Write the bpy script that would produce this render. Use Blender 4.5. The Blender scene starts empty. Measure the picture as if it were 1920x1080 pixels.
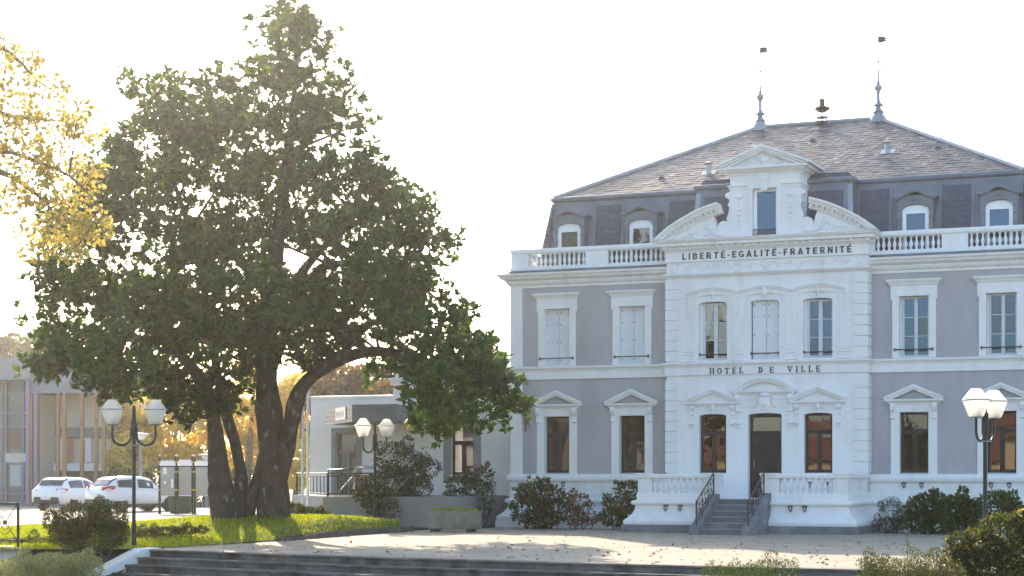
import bpy, bmesh, math, random
import numpy as np
from mathutils import Vector, Matrix, noise

# ------------------------------------------------------------------ camera, sky, sun, exposure
sc = bpy.context.scene
R = math.radians
F_PX, EYE, HOR = 3500.0, 1.75, 888.0          # focal length in pixels of a 1920 wide frame, eye height, horizon row
cam_d = bpy.data.cameras.new('camera')
cam_d.sensor_width = 36.0
cam_d.lens = 36.0 * F_PX / 1920.0
cam_d.shift_y = (HOR - 540.0) / 1920.0
cam_d.clip_start, cam_d.clip_end = 0.5, 5000.0
cam = bpy.data.objects.new('camera', cam_d)
sc.collection.objects.link(cam)
cam.location = (0, 0, EYE)
cam.rotation_euler = (R(90), 0, 0)
sc.camera = cam

SUN_AZ, SUN_EL = R(-13.0), R(26.5)            # azimuth from +Y towards +X
world = bpy.data.worlds.new('World')
sc.world = world
world.use_nodes = True
wn = world.node_tree.nodes
wn.clear()
sky = wn.new('ShaderNodeTexSky')
sky.sky_type = 'NISHITA'
sky.sun_disc = False
sky.sun_elevation = SUN_EL
sky.sun_rotation = SUN_AZ
sky.air_density, sky.dust_density, sky.ozone_density = 1.0, 1.8, 1.0
bg = wn.new('ShaderNodeBackground')
bg.inputs['Strength'].default_value = 0.14
wo = wn.new('ShaderNodeOutputWorld')
world.node_tree.links.new(sky.outputs[0], bg.inputs[0])
world.node_tree.links.new(bg.outputs[0], wo.inputs[0])

sun_d = bpy.data.lights.new('sun', 'SUN')
sun_d.energy, sun_d.angle, sun_d.color = 2.7, R(0.55), (1.0, 0.84, 0.62)
sun = bpy.data.objects.new('sun', sun_d)
sc.collection.objects.link(sun)
S = Vector((math.sin(SUN_AZ) * math.cos(SUN_EL), math.cos(SUN_AZ) * math.cos(SUN_EL), math.sin(SUN_EL)))
sun.location = S * 60
sun.rotation_euler = (-S).to_track_quat('-Z', 'Y').to_euler()

vs = sc.view_settings
vs.view_transform, vs.look, vs.gamma, vs.use_curve_mapping = 'Standard', 'None', 1.0, False
vs.exposure = 1.7
sc.render.engine = 'CYCLES'
cy = sc.cycles
cy.use_denoising = True
cy.max_bounces, cy.diffuse_bounces, cy.glossy_bounces = 8, 4, 4
cy.transmission_bounces, cy.transparent_max_bounces, cy.volume_bounces = 6, 12, 0
cy.sample_clamp_indirect = 6.0
cy.caustics_reflective = cy.caustics_refractive = False

random.seed(7)
rng = np.random.default_rng(7)
PZ = 0.09                                      # level of the plaza
COL = sc.collection

def at(u, v, Y):
    """photograph pixel and distance -> point"""
    return Vector(((u - 960.0) / F_PX * Y, Y, EYE + (HOR - v) / F_PX * Y))
def gnd(u, v, z=PZ):
    """photograph pixel on the level z -> point"""
    Y = (EYE - z) * F_PX / (v - HOR)
    return Vector(((u - 960.0) / F_PX * Y, Y, z))

# ------------------------------------------------------------------ materials
MATS = {}
def mat(name, col, rough=0.7, col2=None, scale=3.0, bump=0.0, bscale=40.0, metal=0.0, spec=0.5, detail=4.0,
        lo=0.35, hi=0.65, stretch=None, rand=0.0, col3=None, scale3=0.6, lo3=0.55, hi3=0.7):
    m = bpy.data.materials.new(name)
    m.use_nodes = True
    nt = m.node_tree; N = nt.nodes; Lk = nt.links
    b = N['Principled BSDF']
    b.inputs['Roughness'].default_value = rough
    b.inputs['Metallic'].default_value = metal
    b.inputs['Specular IOR Level'].default_value = spec
    b.inputs['Base Color'].default_value = (*col, 1)
    tc = N.new('ShaderNodeTexCoord')
    src = tc.outputs['Object']
    if stretch:
        mp = N.new('ShaderNodeMapping'); mp.inputs['Scale'].default_value = stretch
        Lk.new(src, mp.inputs[0]); src = mp.outputs[0]
    out = None
    if col2:
        n = N.new('ShaderNodeTexNoise'); n.inputs['Scale'].default_value = scale; n.inputs['Detail'].default_value = detail
        Lk.new(src, n.inputs['Vector'])
        mr = N.new('ShaderNodeMapRange'); mr.inputs[1].default_value = lo; mr.inputs[2].default_value = hi
        Lk.new(n.outputs[0], mr.inputs[0])
        mx = N.new('ShaderNodeMix'); mx.data_type = 'RGBA'
        mx.inputs[6].default_value = (*col, 1); mx.inputs[7].default_value = (*col2, 1)
        Lk.new(mr.outputs[0], mx.inputs[0])
        out = mx.outputs[2]
    if col3:
        n = N.new('ShaderNodeTexNoise'); n.inputs['Scale'].default_value = scale3; n.inputs['Detail'].default_value = 6
        Lk.new(src, n.inputs['Vector'])
        mr = N.new('ShaderNodeMapRange'); mr.inputs[1].default_value = lo3; mr.inputs[2].default_value = hi3
        Lk.new(n.outputs[0], mr.inputs[0])
        mx = N.new('ShaderNodeMix'); mx.data_type = 'RGBA'
        mx.inputs[6].default_value = (*col, 1)
        if out: Lk.new(out, mx.inputs[6])
        mx.inputs[7].default_value = (*col3, 1)
        Lk.new(mr.outputs[0], mx.inputs[0])
        out = mx.outputs[2]
    if rand:
        oi = N.new('ShaderNodeObjectInfo')
        hs = N.new('ShaderNodeHueSaturation')
        mr = N.new('ShaderNodeMapRange'); mr.inputs[3].default_value = 1 - rand; mr.inputs[4].default_value = 1 + rand
        Lk.new(oi.outputs['Random'], mr.inputs[0]); Lk.new(mr.outputs[0], hs.inputs['Value'])
        hs.inputs['Color'].default_value = (*col, 1)
        if out: Lk.new(out, hs.inputs['Color'])
        out = hs.outputs[0]
    if out: Lk.new(out, b.inputs['Base Color'])
    if bump:
        n = N.new('ShaderNodeTexNoise'); n.inputs['Scale'].default_value = bscale; n.inputs['Detail'].default_value = 5
        Lk.new(src, n.inputs['Vector'])
        bp = N.new('ShaderNodeBump'); bp.inputs['Strength'].default_value = bump; bp.inputs['Distance'].default_value = 0.02
        Lk.new(n.outputs[0], bp.inputs['Height']); Lk.new(bp.outputs[0], b.inputs['Normal'])
    MATS[name] = m
    return m

def leafmat(name, stops, trans=0.45, rough=0.45, spec=0.5, tcol=None):
    """leaf: colour by the leaf's own random tint, part of the light passes through"""
    m = bpy.data.materials.new(name); m.use_nodes = True
    nt = m.node_tree; N = nt.nodes; Lk = nt.links
    b = N['Principled BSDF']; b.inputs['Roughness'].default_value = rough; b.inputs['Specular IOR Level'].default_value = spec
    a = N.new('ShaderNodeAttribute'); a.attribute_name = 'tint'
    r = N.new('ShaderNodeValToRGB')
    e = r.color_ramp.elements
    while len(e) < len(stops): e.new(0.5)
    for k, (p, c) in enumerate(stops):
        e[k].position = p; e[k].color = (*c, 1)
    Lk.new(a.outputs['Fac'], r.inputs[0]); Lk.new(r.outputs[0], b.inputs['Base Color'])
    t = N.new('ShaderNodeBsdfTranslucent')
    hs = N.new('ShaderNodeHueSaturation'); hs.inputs['Value'].default_value = 1.7; hs.inputs['Saturation'].default_value = 1.15
    hs.inputs['Hue'].default_value = 0.49
    Lk.new(r.outputs[0], hs.inputs['Color']); Lk.new(hs.outputs[0], t.inputs[0])
    mx = N.new('ShaderNodeMixShader'); mx.inputs[0].default_value = trans
    Lk.new(b.outputs[0], mx.inputs[1]); Lk.new(t.outputs[0], mx.inputs[2])
    Lk.new(mx.outputs[0], N['Material Output'].inputs[0])
    MATS[name] = m
    return m

def glassmat(name, tint=(0.75, 0.8, 0.8), refl=0.16, rough=0.02, wav=0.0, gtint=(1, 1, 1)):
    """thin pane: a share mirrors the surroundings (more at grazing angles), the rest is seen through"""
    m = bpy.data.materials.new(name); m.use_nodes = True
    nt = m.node_tree; N = nt.nodes; Lk = nt.links
    N.remove(N['Principled BSDF'])
    tr = N.new('ShaderNodeBsdfTransparent'); tr.inputs[0].default_value = (*tint, 1)
    gl = N.new('ShaderNodeBsdfGlossy'); gl.inputs['Roughness'].default_value = rough; gl.inputs['Color'].default_value = (*gtint, 1)
    lw = N.new('ShaderNodeLayerWeight'); lw.inputs[0].default_value = 0.25
    ad = N.new('ShaderNodeMath'); ad.operation = 'ADD'; ad.use_clamp = True; ad.inputs[1].default_value = refl
    Lk.new(lw.outputs['Fresnel'], ad.inputs[0])
    mx = N.new('ShaderNodeMixShader')
    Lk.new(ad.outputs[0], mx.inputs[0]); Lk.new(tr.outputs[0], mx.inputs[1]); Lk.new(gl.outputs[0], mx.inputs[2])
    if wav:
        tc = N.new('ShaderNodeTexCoord'); n = N.new('ShaderNodeTexNoise'); n.inputs['Scale'].default_value = 1.4
        Lk.new(tc.outputs['Object'], n.inputs['Vector'])
        bp = N.new('ShaderNodeBump'); bp.inputs['Strength'].default_value = wav; bp.inputs['Distance'].default_value = 0.01
        Lk.new(n.outputs[0], bp.inputs['Height']); Lk.new(bp.outputs[0], gl.inputs['Normal'])
    Lk.new(mx.outputs[0], N['Material Output'].inputs[0])
    MATS[name] = m
    return m

mat('white_paint', (0.82, 0.81, 0.79), 0.6, (0.765, 0.755, 0.735), 1.6, 0.15, 60, stretch=(2.2, 2.2, 0.55), col3=(0.68, 0.655, 0.61), scale3=0.9, lo3=0.57, hi3=0.8)
mat('grey_render', (0.44, 0.42, 0.43), 0.85, (0.40, 0.382, 0.395), 2.0, 0.5, 45, stretch=(1.6, 1.6, 0.5), col3=(0.365, 0.345, 0.355), scale3=0.6, lo3=0.52, hi3=0.72)
mat('zinc', (0.185, 0.20, 0.23), 0.5, (0.135, 0.15, 0.18), 1.5, 0.1, 20, metal=0.25)
mat('zinc_light', (0.34, 0.36, 0.39), 0.45, (0.27, 0.29, 0.32), 2, metal=0.3)
mat('slate', (0.08, 0.074, 0.072), 0.5, (0.11, 0.10, 0.096), 1.2, 0.3, 30, rand=0.5, col3=(0.30, 0.285, 0.27), scale3=3.2, lo3=0.60, hi3=0.68)
mat('slate_dark', (0.055, 0.06, 0.088), 0.5, (0.08, 0.085, 0.115), 6.0, 0.2, 30)
mat('bluestone', (0.19, 0.195, 0.21), 0.75, (0.135, 0.14, 0.155), 3, 0.3, 50, col3=(0.28, 0.28, 0.28), scale3=1.5)
mat('step_edge', (0.32, 0.30, 0.28), 0.7, (0.24, 0.23, 0.22), 6)
mat('dark_wood', (0.02, 0.015, 0.016), 0.45, (0.032, 0.024, 0.022), 5, spec=0.3)
mat('iron', (0.012, 0.012, 0.013), 0.4, bump=0.1)
mat('iron_brown', (0.05, 0.036, 0.034), 0.45)
mat('pvc_white', (0.85, 0.86, 0.87), 0.3)
mat('frame_pale', (0.62, 0.64, 0.66), 0.5, (0.56, 0.58, 0.61), 4)
mat('shutter_paint', (0.73, 0.745, 0.76), 0.6, (0.69, 0.705, 0.725), 2.2)
mat('curtain', (0.75, 0.72, 0.66), 0.9)
mat('blind', (0.5, 0.55, 0.5), 0.8)
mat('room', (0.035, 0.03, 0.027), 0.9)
mat('letter_black', (0.014, 0.014, 0.016), 0.4)
glassmat('glass', (0.55, 0.58, 0.58), 0.09, 0.01, 0.12)
glassmat('glass_sky_tint', (0.3, 0.34, 0.38), 0.10, 0.02, 0.1, (0.36, 0.60, 0.95))  # mirror colour tinted to put a blue sky reflection into the pane
mat('plaza', (0.38, 0.325, 0.24), 0.85, (0.32, 0.27, 0.205), 0.8, 0.4, 30, col3=(0.26, 0.225, 0.185), scale3=2.2, lo3=0.55, hi3=0.75)
mat('asphalt', (0.17, 0.165, 0.155), 0.85, (0.13, 0.125, 0.12), 2, 0.3, 60)
mat('soil', (0.055, 0.042, 0.03), 0.95, (0.085, 0.066, 0.048), 6, 0.8, 20)
mat('lawn_soil', (0.09, 0.13, 0.025), 0.95, (0.13, 0.16, 0.04), 5, 0.6, 60)
mat('step_stone', (0.17, 0.15, 0.135), 0.8, (0.10, 0.088, 0.08), 2.2, 0.5, 25, col3=(0.045, 0.042, 0.04), scale3=1.6, lo3=0.5, hi3=0.66, rand=0.18)
mat('kerb_stone', (0.13, 0.115, 0.10), 0.85, (0.075, 0.068, 0.06), 3, 0.5, 25)
mat('concrete', (0.29, 0.265, 0.225), 0.85, (0.22, 0.20, 0.17), 5, 0.4, 40, col3=(0.13, 0.12, 0.095), scale3=2, lo3=0.55, hi3=0.75)
mat('annex_white', (0.82, 0.80, 0.76), 0.75, (0.77, 0.75, 0.71), 1.2, 0.25, 50)
mat('annex_grey', (0.30, 0.285, 0.28), 0.8, (0.26, 0.25, 0.245), 1.5, 0.3, 40)
mat('cladding', (0.14, 0.15, 0.175), 0.5, (0.17, 0.18, 0.2), 3)
mat('bark', (0.085, 0.062, 0.046), 0.95, (0.045, 0.034, 0.026), 7, 1.0, 14, stretch=(1, 1, 0.5), col3=(0.22, 0.20, 0.17), scale3=5.5, lo3=0.58, hi3=0.70)
mat('bark_plane', (0.2, 0.17, 0.12), 0.9, (0.12, 0.1, 0.07), 6, 0.8, 14)
mat('post_green', (0.007, 0.018, 0.015), 0.5, spec=0.35)
mat('gold', (0.5, 0.33, 0.06), 0.4, metal=0.6)
mat('paper', (0.5, 0.49, 0.45), 0.7, (0.42, 0.41, 0.38), 2)
mat('wood_post', (0.38, 0.2, 0.1), 0.7, (0.3, 0.155, 0.08), 4, stretch=(8, 8, 1))
mat('far_grey', (0.22, 0.23, 0.25), 0.7)
mat('far_cream', (0.62, 0.60, 0.50), 0.8, (0.55, 0.54, 0.46), 0.5)
mat('far_white', (0.85, 0.84, 0.82), 0.7)
mat('orange_panel', (0.5, 0.24, 0.12), 0.7)
mat('violet_post', (0.26, 0.22, 0.33), 0.6)
mat('car_white', (0.78, 0.78, 0.77), 0.25, spec=0.6)
mat('car_dark', (0.02, 0.02, 0.022), 0.6)
mat('car_glass', (0.02, 0.024, 0.028), 0.06, spec=0.9)
mat('tyre', (0.018, 0.018, 0.018), 0.85)
mat('rim', (0.5, 0.5, 0.52), 0.3, metal=0.8)
mat('tail_red', (0.5, 0.03, 0.02), 0.25)
mat('plate', (0.75, 0.75, 0.72), 0.5)
mat('lamp_base', (0.3, 0.3, 0.29), 0.5, metal=0.4)
mat('tile_red', (0.27, 0.10, 0.06), 0.8, (0.19, 0.075, 0.05), 3)
mat('house_cream', (0.62, 0.47, 0.28), 0.85)
mat('steel', (0.75, 0.75, 0.75), 0.12, metal=1.0)
mat('flag_blue', (0.02, 0.05, 0.3), 0.8)
mat('flag_white', (0.8, 0.8, 0.8), 0.8)
mat('flag_red', (0.55, 0.03, 0.04), 0.8)
mat('hill_far', (0.09, 0.10, 0.06), 0.95, (0.14, 0.13, 0.07), 0.1)
mat('bin_green', (0.02, 0.045, 0.02), 0.7)
def lantern_mat():
    m = bpy.data.materials.new('opal'); m.use_nodes = True
    nt = m.node_tree; N = nt.nodes; Lk = nt.links
    b = N['Principled BSDF']; b.inputs['Base Color'].default_value = (0.85, 0.83, 0.78, 1); b.inputs['Roughness'].default_value = 0.2
    t = N.new('ShaderNodeBsdfTranslucent'); t.inputs[0].default_value = (0.97, 0.95, 0.9, 1)
    tp = N.new('ShaderNodeBsdfTransparent'); tp.inputs[0].default_value = (0.92, 0.92, 0.9, 1)
    m1 = N.new('ShaderNodeMixShader'); m1.inputs[0].default_value = 0.7
    Lk.new(b.outputs[0], m1.inputs[1]); Lk.new(t.outputs[0], m1.inputs[2])
    m2 = N.new('ShaderNodeMixShader'); m2.inputs[0].default_value = 0.30
    Lk.new(m1.outputs[0], m2.inputs[1]); Lk.new(tp.outputs[0], m2.inputs[2])
    Lk.new(m2.outputs[0], N['Material Output'].inputs[0])
    MATS['opal'] = m
lantern_mat()

def paving_joints(m):
    nt = m.node_tree; N = nt.nodes; Lk = nt.links; b = N['Principled BSDF']
    src = b.inputs['Base Color'].links[0].from_socket
    tc = N.new('ShaderNodeTexCoord'); mp = N.new('ShaderNodeMapping'); mp.inputs['Rotation'].default_value = (0, 0, R(22.5))
    br = N.new('ShaderNodeTexBrick'); br.inputs['Scale'].default_value = 1.0; br.inputs['Mortar Size'].default_value = 0.014
    br.inputs['Brick Width'].default_value = 0.8; br.inputs['Row Height'].default_value = 0.4
    br.inputs['Color1'].default_value = (1, 1, 1, 1); br.inputs['Color2'].default_value = (0.86, 0.86, 0.87, 1); br.inputs['Mortar'].default_value = (0.62, 0.6, 0.58, 1)
    mu = N.new('ShaderNodeMix'); mu.data_type = 'RGBA'; mu.blend_type = 'MULTIPLY'; mu.inputs[0].default_value = 1.0
    Lk.new(tc.outputs['Object'], mp.inputs[0]); Lk.new(mp.outputs[0], br.inputs['Vector'])
    Lk.new(src, mu.inputs[6]); Lk.new(br.outputs['Color'], mu.inputs[7]); Lk.new(mu.outputs[2], b.inputs['Base Color'])
paving_joints(MATS['plaza'])

# ------------------------------------------------------------------ mesh helpers
class MB:
    def __init__(s): s.v = []; s.f = []
    def add(s, vs, fs):
        o = len(s.v); s.v += [tuple(p) for p in vs]; s.f += [tuple(i + o for i in f) for f in fs]; return s
    def box(s, x0, x1, y0, y1, z0, z1):
        if x0 > x1: x0, x1 = x1, x0
        if y0 > y1: y0, y1 = y1, y0
        if z0 > z1: z0, z1 = z1, z0
        return s.add([(x0,y0,z0),(x1,y0,z0),(x1,y1,z0),(x0,y1,z0),(x0,y0,z1),(x1,y0,z1),(x1,y1,z1),(x0,y1,z1)],
                     [(0,3,2,1),(4,5,6,7),(0,1,5,4),(1,2,6,5),(2,3,7,6),(3,0,4,7)])
    def prism(s, poly, y0, y1):
        """polygon (x,z) extruded along y"""
        n = len(poly)
        a = sum(poly[i][0]*poly[(i+1)%n][1]-poly[(i+1)%n][0]*poly[i][1] for i in range(n))
        if a < 0: poly = poly[::-1]
        if y0 > y1: y0, y1 = y1, y0
        vs = [(x,y0,z) for x,z in poly] + [(x,y1,z) for x,z in poly]
        fs = [tuple(range(n)), tuple(range(2*n-1,n-1,-1))] + [(i,i+n,(i+1)%n+n,(i+1)%n) for i in range(n)]
        return s.add(vs, fs)
    def slab(s, poly, z0, z1):
        """polygon (x,y) extruded along z"""
        n = len(poly)
        a = sum(poly[i][0]*poly[(i+1)%n][1]-poly[(i+1)%n][0]*poly[i][1] for i in range(n))
        if a < 0: poly = poly[::-1]
        vs = [(x,y,z0) for x,y in poly] + [(x,y,z1) for x,y in poly]
        fs = [tuple(range(n-1,-1,-1)), tuple(range(n,2*n))] + [(i,(i+1)%n,(i+1)%n+n,i+n) for i in range(n)]
        return s.add(vs, fs)
    def profx(s, poly, x0, x1):
        """polygon (y,z) extruded along x"""
        n = len(poly)
        vs = [(x0,y,z) for y,z in poly] + [(x1,y,z) for y,z in poly]
        fs = [tuple(range(n)), tuple(range(2*n-1,n-1,-1))] + [(i,i+n,(i+1)%n+n,(i+1)%n) for i in range(n)]
        return s.add(vs, fs)
    def lathe(s, prof, seg=12, c=(0,0,0)):
        vs = []; fs = []
        for r, z in prof:
            for k in range(seg):
                a = 2*math.pi*k/seg
                vs.append((c[0]+r*math.cos(a), c[1]+r*math.sin(a), c[2]+z))
        for i in range(len(prof)-1):
            for k in range(seg):
                fs.append((i*seg+k, i*seg+(k+1)%seg, (i+1)*seg+(k+1)%seg, (i+1)*seg+k))
        fs.append(tuple(range(seg-1,-1,-1))); fs.append(tuple((len(prof)-1)*seg+k for k in range(seg)))
        return s.add(vs, fs)
    def tube(s, pts, rad, seg=6, jitter=0.0):
        pts = [Vector(p) for p in pts]; n = len(pts)
        if not hasattr(rad, '__len__'): rad = [rad]*n
        vs = []; fs = []; prev = None
        for i, p in enumerate(pts):
            d = (pts[min(i+1,n-1)] - pts[max(i-1,0)])
            if d.length < 1e-9: d = Vector((0,0,1))
            d.normalize()
            if prev is None:
                u = d.orthogonal().normalized()
            else:
                u = prev - d*prev.dot(d)
                u = u.normalized() if u.length > 1e-6 else d.orthogonal().normalized()
            prev = u; w = d.cross(u)
            for k in range(seg):
                a = 2*math.pi*k/seg
                r = rad[i]*(1+jitter*noise.noise(p*1.3+Vector((math.cos(a),math.sin(a),0))*0.9))
                q = p + (u*math.cos(a)+w*math.sin(a))*r
                vs.append(tuple(q))
        for i in range(n-1):
            for k in range(seg):
                fs.append((i*seg+k, i*seg+(k+1)%seg, (i+1)*seg+(k+1)%seg, (i+1)*seg+k))
        fs.append(tuple(range(seg-1,-1,-1))); fs.append(tuple((n-1)*seg+k for k in range(seg)))
        return s.add(vs, fs)
    def sweep(s, prof, path):
        """moulding profile (out,z) along plan path (x,y); out is to the right of the walking direction"""
        n = len(path); m = len(prof); nor = []
        for i in range(n-1):
            dx = path[i+1][0]-path[i][0]; dy = path[i+1][1]-path[i][1]; l = math.hypot(dx,dy)
            nor.append((dy/l,-dx/l))
        vs = []
        for i in range(n):
            a = nor[max(i-1,0)]; b = nor[min(i,n-2)]
            k = 1+a[0]*b[0]+a[1]*b[1]
            ox, oy = ((a[0]+b[0])/k, (a[1]+b[1])/k) if k > 1e-6 else a
            for o, z in prof: vs.append((path[i][0]+ox*o, path[i][1]+oy*o, z))
        fs = []
        for i in range(n-1):
            for j in range(m):
                j2 = (j+1) % m
                fs.append((i*m+j, (i+1)*m+j, (i+1)*m+j2, i*m+j2))
        fs.append(tuple(range(m))); fs.append(tuple((n-1)*m+j for j in range(m-1,-1,-1)))
        return s.add(vs, fs)
    def blob(s, c, r, seg=8, rings=5):
        if not hasattr(r,'__len__'): r = (r,r,r)
        vs = [(c[0],c[1],c[2]-r[2])]
        for i in range(1,rings):
            t = math.pi*i/rings
            for k in range(seg):
                a = 2*math.pi*k/seg
                vs.append((c[0]+r[0]*math.sin(t)*math.cos(a), c[1]+r[1]*math.sin(t)*math.sin(a), c[2]-r[2]*math.cos(t)))
        vs.append((c[0],c[1],c[2]+r[2])); top = len(vs)-1
        fs = [(0,1+(k+1)%seg,1+k) for k in range(seg)]
        for i in range(rings-2):
            for k in range(seg):
                fs.append((1+i*seg+k,1+i*seg+(k+1)%seg,1+(i+1)*seg+(k+1)%seg,1+(i+1)*seg+k))
        o = 1+(rings-2)*seg
        fs += [(o+k,o+(k+1)%seg,top) for k in range(seg)]
        return s.add(vs, fs)
    def mesh(s, name, m, smooth=False):
        me = bpy.data.meshes.new(name); me.from_pydata(s.v, [], s.f)
        bm = bmesh.new(); bm.from_mesh(me); bmesh.ops.recalc_face_normals(bm, faces=bm.faces); bm.to_mesh(me); bm.free()
        if smooth:
            me.polygons.foreach_set('use_smooth', [True]*len(me.polygons))
            me.set_sharp_from_angle(angle=R(40))
        if m: me.materials.append(MATS[m] if isinstance(m,str) else m)
        return me
    def build(s, name, m, parent=None, smooth=False, bevel=0.0):
        o = link(name, s.mesh(name, m, smooth), parent)
        if bevel:
            b = o.modifiers.new('bevel','BEVEL'); b.width = bevel; b.segments = 2; b.limit_method = 'ANGLE'
        return o

def link(name, me, parent=None, loc=None, rot=None, scale=None):
    o = bpy.data.objects.new(name, me); COL.objects.link(o)
    if parent is not None: o.parent = parent
    if loc is not None: o.location = loc
    if rot is not None: o.rotation_euler = rot
    if scale is not None: o.scale = scale
    return o
def thing(name, label, cat, loc=(0,0,0), rz=0.0, group=None):
    o = bpy.data.objects.new(name, None); COL.objects.link(o)
    o.location = loc; o.rotation_euler = (0,0,rz); o.empty_display_size = 0.2
    return tag(o, label, cat, group)
def tag(o, label=None, cat=None, group=None, kind=None):
    if label: o['label'] = label
    if cat: o['category'] = cat
    if group: o['group'] = group
    if kind: o['kind'] = kind
    return o
def struct(name, mb, m, smooth=False):
    return tag(mb.build(name, m, None, smooth), kind='structure')
def copy_tree(o, parent=None):
    c = o.copy(); COL.objects.link(c); c.parent = parent
    for ch in o.children: copy_tree(ch, c)
    return c

def np_mesh(name, V, nv, faces, m, tint=None):
    """n copies of a small face set: V (n,nv,3), faces a list of tuples of the same length"""
    n = V.shape[0]
    fa = np.array(faces, dtype=np.int32); k = fa.shape[1]
    idx = (fa[None,:,:] + (np.arange(n,dtype=np.int32)*nv)[:,None,None]).reshape(-1)
    me = bpy.data.meshes.new(name)
    me.vertices.add(n*nv); me.vertices.foreach_set('co', V.reshape(-1).astype(np.float32))
    me.loops.add(len(idx)); me.loops.foreach_set('vertex_index', idx)
    np_ = n*fa.shape[0]
    me.polygons.add(np_); me.polygons.foreach_set('loop_start', np.arange(np_,dtype=np.int32)*k)
    me.update(calc_edges=True)
    if tint is not None:
        a = me.attributes.new('tint','FLOAT','POINT'); a.data.foreach_set('value', np.repeat(tint,nv).astype(np.float32))
    me.materials.append(MATS[m]); me.validate()
    return me
LEAF4 = (np.array([(0,0,0),(0.0,0.5,-0.07),(0,1,-0.03),(-0.5,0.48,0.06),(0.5,0.48,0.06)]), [(0,4,1),(1,4,2),(0,1,3),(1,2,3)])
LEAF2 = (np.array([(0,0,0),(0.5,0.5,0.05),(0,1,0),(-0.5,0.5,0.05)]), [(0,1,2),(0,2,3)])
def norm(a): return a/np.maximum(np.linalg.norm(a,axis=1,keepdims=True),1e-9)
def leaf_mesh(name, P, D, Nn, L, W, m, tint, tpl=LEAF4):
    D = norm(D); X = norm(np.cross(D,Nn)); Z = np.cross(X,D)
    T = tpl[0]
    V = P[:,None,:] + T[None,:,0,None]*(W[:,None,None]*X[:,None,:]) + T[None,:,1,None]*(L[:,None,None]*D[:,None,:]) + T[None,:,2,None]*(L[:,None,None]*Z[:,None,:])
    return np_mesh(name, V, len(T), tpl[1], m, tint)
def rdir(n): return norm(rng.normal(size=(n,3)))
def cloud(name, lobes, n, L, m, parent, asp=0.5, up=0.25, shell=0.5, gap=None, gscale=0.6, tpl=LEAF4, tintf=None, out=0.9, droop=0.0):
    """n leaves through ellipsoid lobes (c, r); gap: noise threshold that leaves holes"""
    w = np.array([r[0]*r[1]*r[2] for c,r in lobes])**(2/3); w /= w.sum()
    ch = rng.choice(len(lobes), size=n, p=w)
    C = np.array([tuple(c) for c,r in lobes])[ch]; Rr = np.array([tuple(r) for c,r in lobes])[ch]
    d = rdir(n); rad = rng.random(n)**(1/3); rad = rad*(1-shell)+shell*(0.75+0.3*rng.random(n))
    P = C + d*Rr*rad[:,None]
    if gap is not None:
        keep = np.array([noise.noise(Vector(p)*gscale) > gap + 0.12*random.random() for p in P])
        P = P[keep]; d = d[keep]
    k = len(P)
    D = norm(d*out + rdir(k)*0.8 + np.array([0,0,up]) - np.array([0,0,droop]))
    Nn = norm(rdir(k)*0.9 + np.array([0,0,0.8]))
    Ls = L*(0.65+0.7*rng.random(k))
    tint = rng.random(k) if tintf is None else tintf(P)
    return link(name, leaf_mesh(name, P, D, Nn, Ls, Ls*asp*(0.8+0.4*rng.random(k)), m, tint, tpl), parent)
# ------------------------------------------------------------------ the setting
EDGE = [(276,1030.5),(410,1035.3),(551,1040),(660,1043.8),(765,1047),(880,1050.4),(1000,1053.5),(1150,1057.4),(1300,1061),(1450,1064.6),(1600,1068)]
ARC = [gnd(u,v) for u,v in EDGE]
ARC = [(p.x,p.y) for p in ARC]
ARC = ARC + [(ARC[-1][0]+3.4, ARC[-1][1]-1.5)]
def offset(path, d):
    out = []
    for i in range(len(path)):
        a = path[max(i-1,0)]; b = path[min(i+1,len(path)-1)]
        dx, dy = b[0]-a[0], b[1]-a[1]; l = math.hypot(dx,dy)
        out.append((path[i][0]+dy/l*d, path[i][1]-dx/l*d))   # right of the walking direction = towards the viewer
    return out
LOW = PZ - 0.15*6
far = 620
back_edge = offset(ARC, -0.3)
struct('ground', MB().slab([(-far,42.0),(-8.6,41.6)] + back_edge + [(back_edge[-1][0]+1,31.2),(far,31.2),(far,far),(-far,far)], PZ-0.6, PZ-0.03), 'asphalt')
struct('forecourt', MB().slab([(-far,-far),(far,-far),(far,31.15)] + [(14,31.15)] + offset(ARC,0.2)[::-1] + [(-8.6,41.4),(-far,41.4)], LOW-0.2, LOW), 'asphalt')
struct('plaza', MB().slab([p for p in ARC] + [(ARC[-1][0]+0.6,31.3),(46,31.3),(46,48),(20,75),(-2.6,66),(-3.0,52.8),(-8.2,41.5)], PZ-0.024, PZ), 'plaza')
struct('parking_lot', MB().slab([(-60,44),(-9,44),(-3.9,56),(-9,90),(-60,98)], PZ-0.028, PZ-0.012), 'plaza')
bed_poly = [(-3.6,53.5),(-2.2,55.6),(-0.6,57.2),(-0.2,60.5),(-6,63),(-8,58)]
struct('soil_bed', MB().slab(bed_poly, PZ-0.02, PZ+0.05), 'soil')

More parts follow.
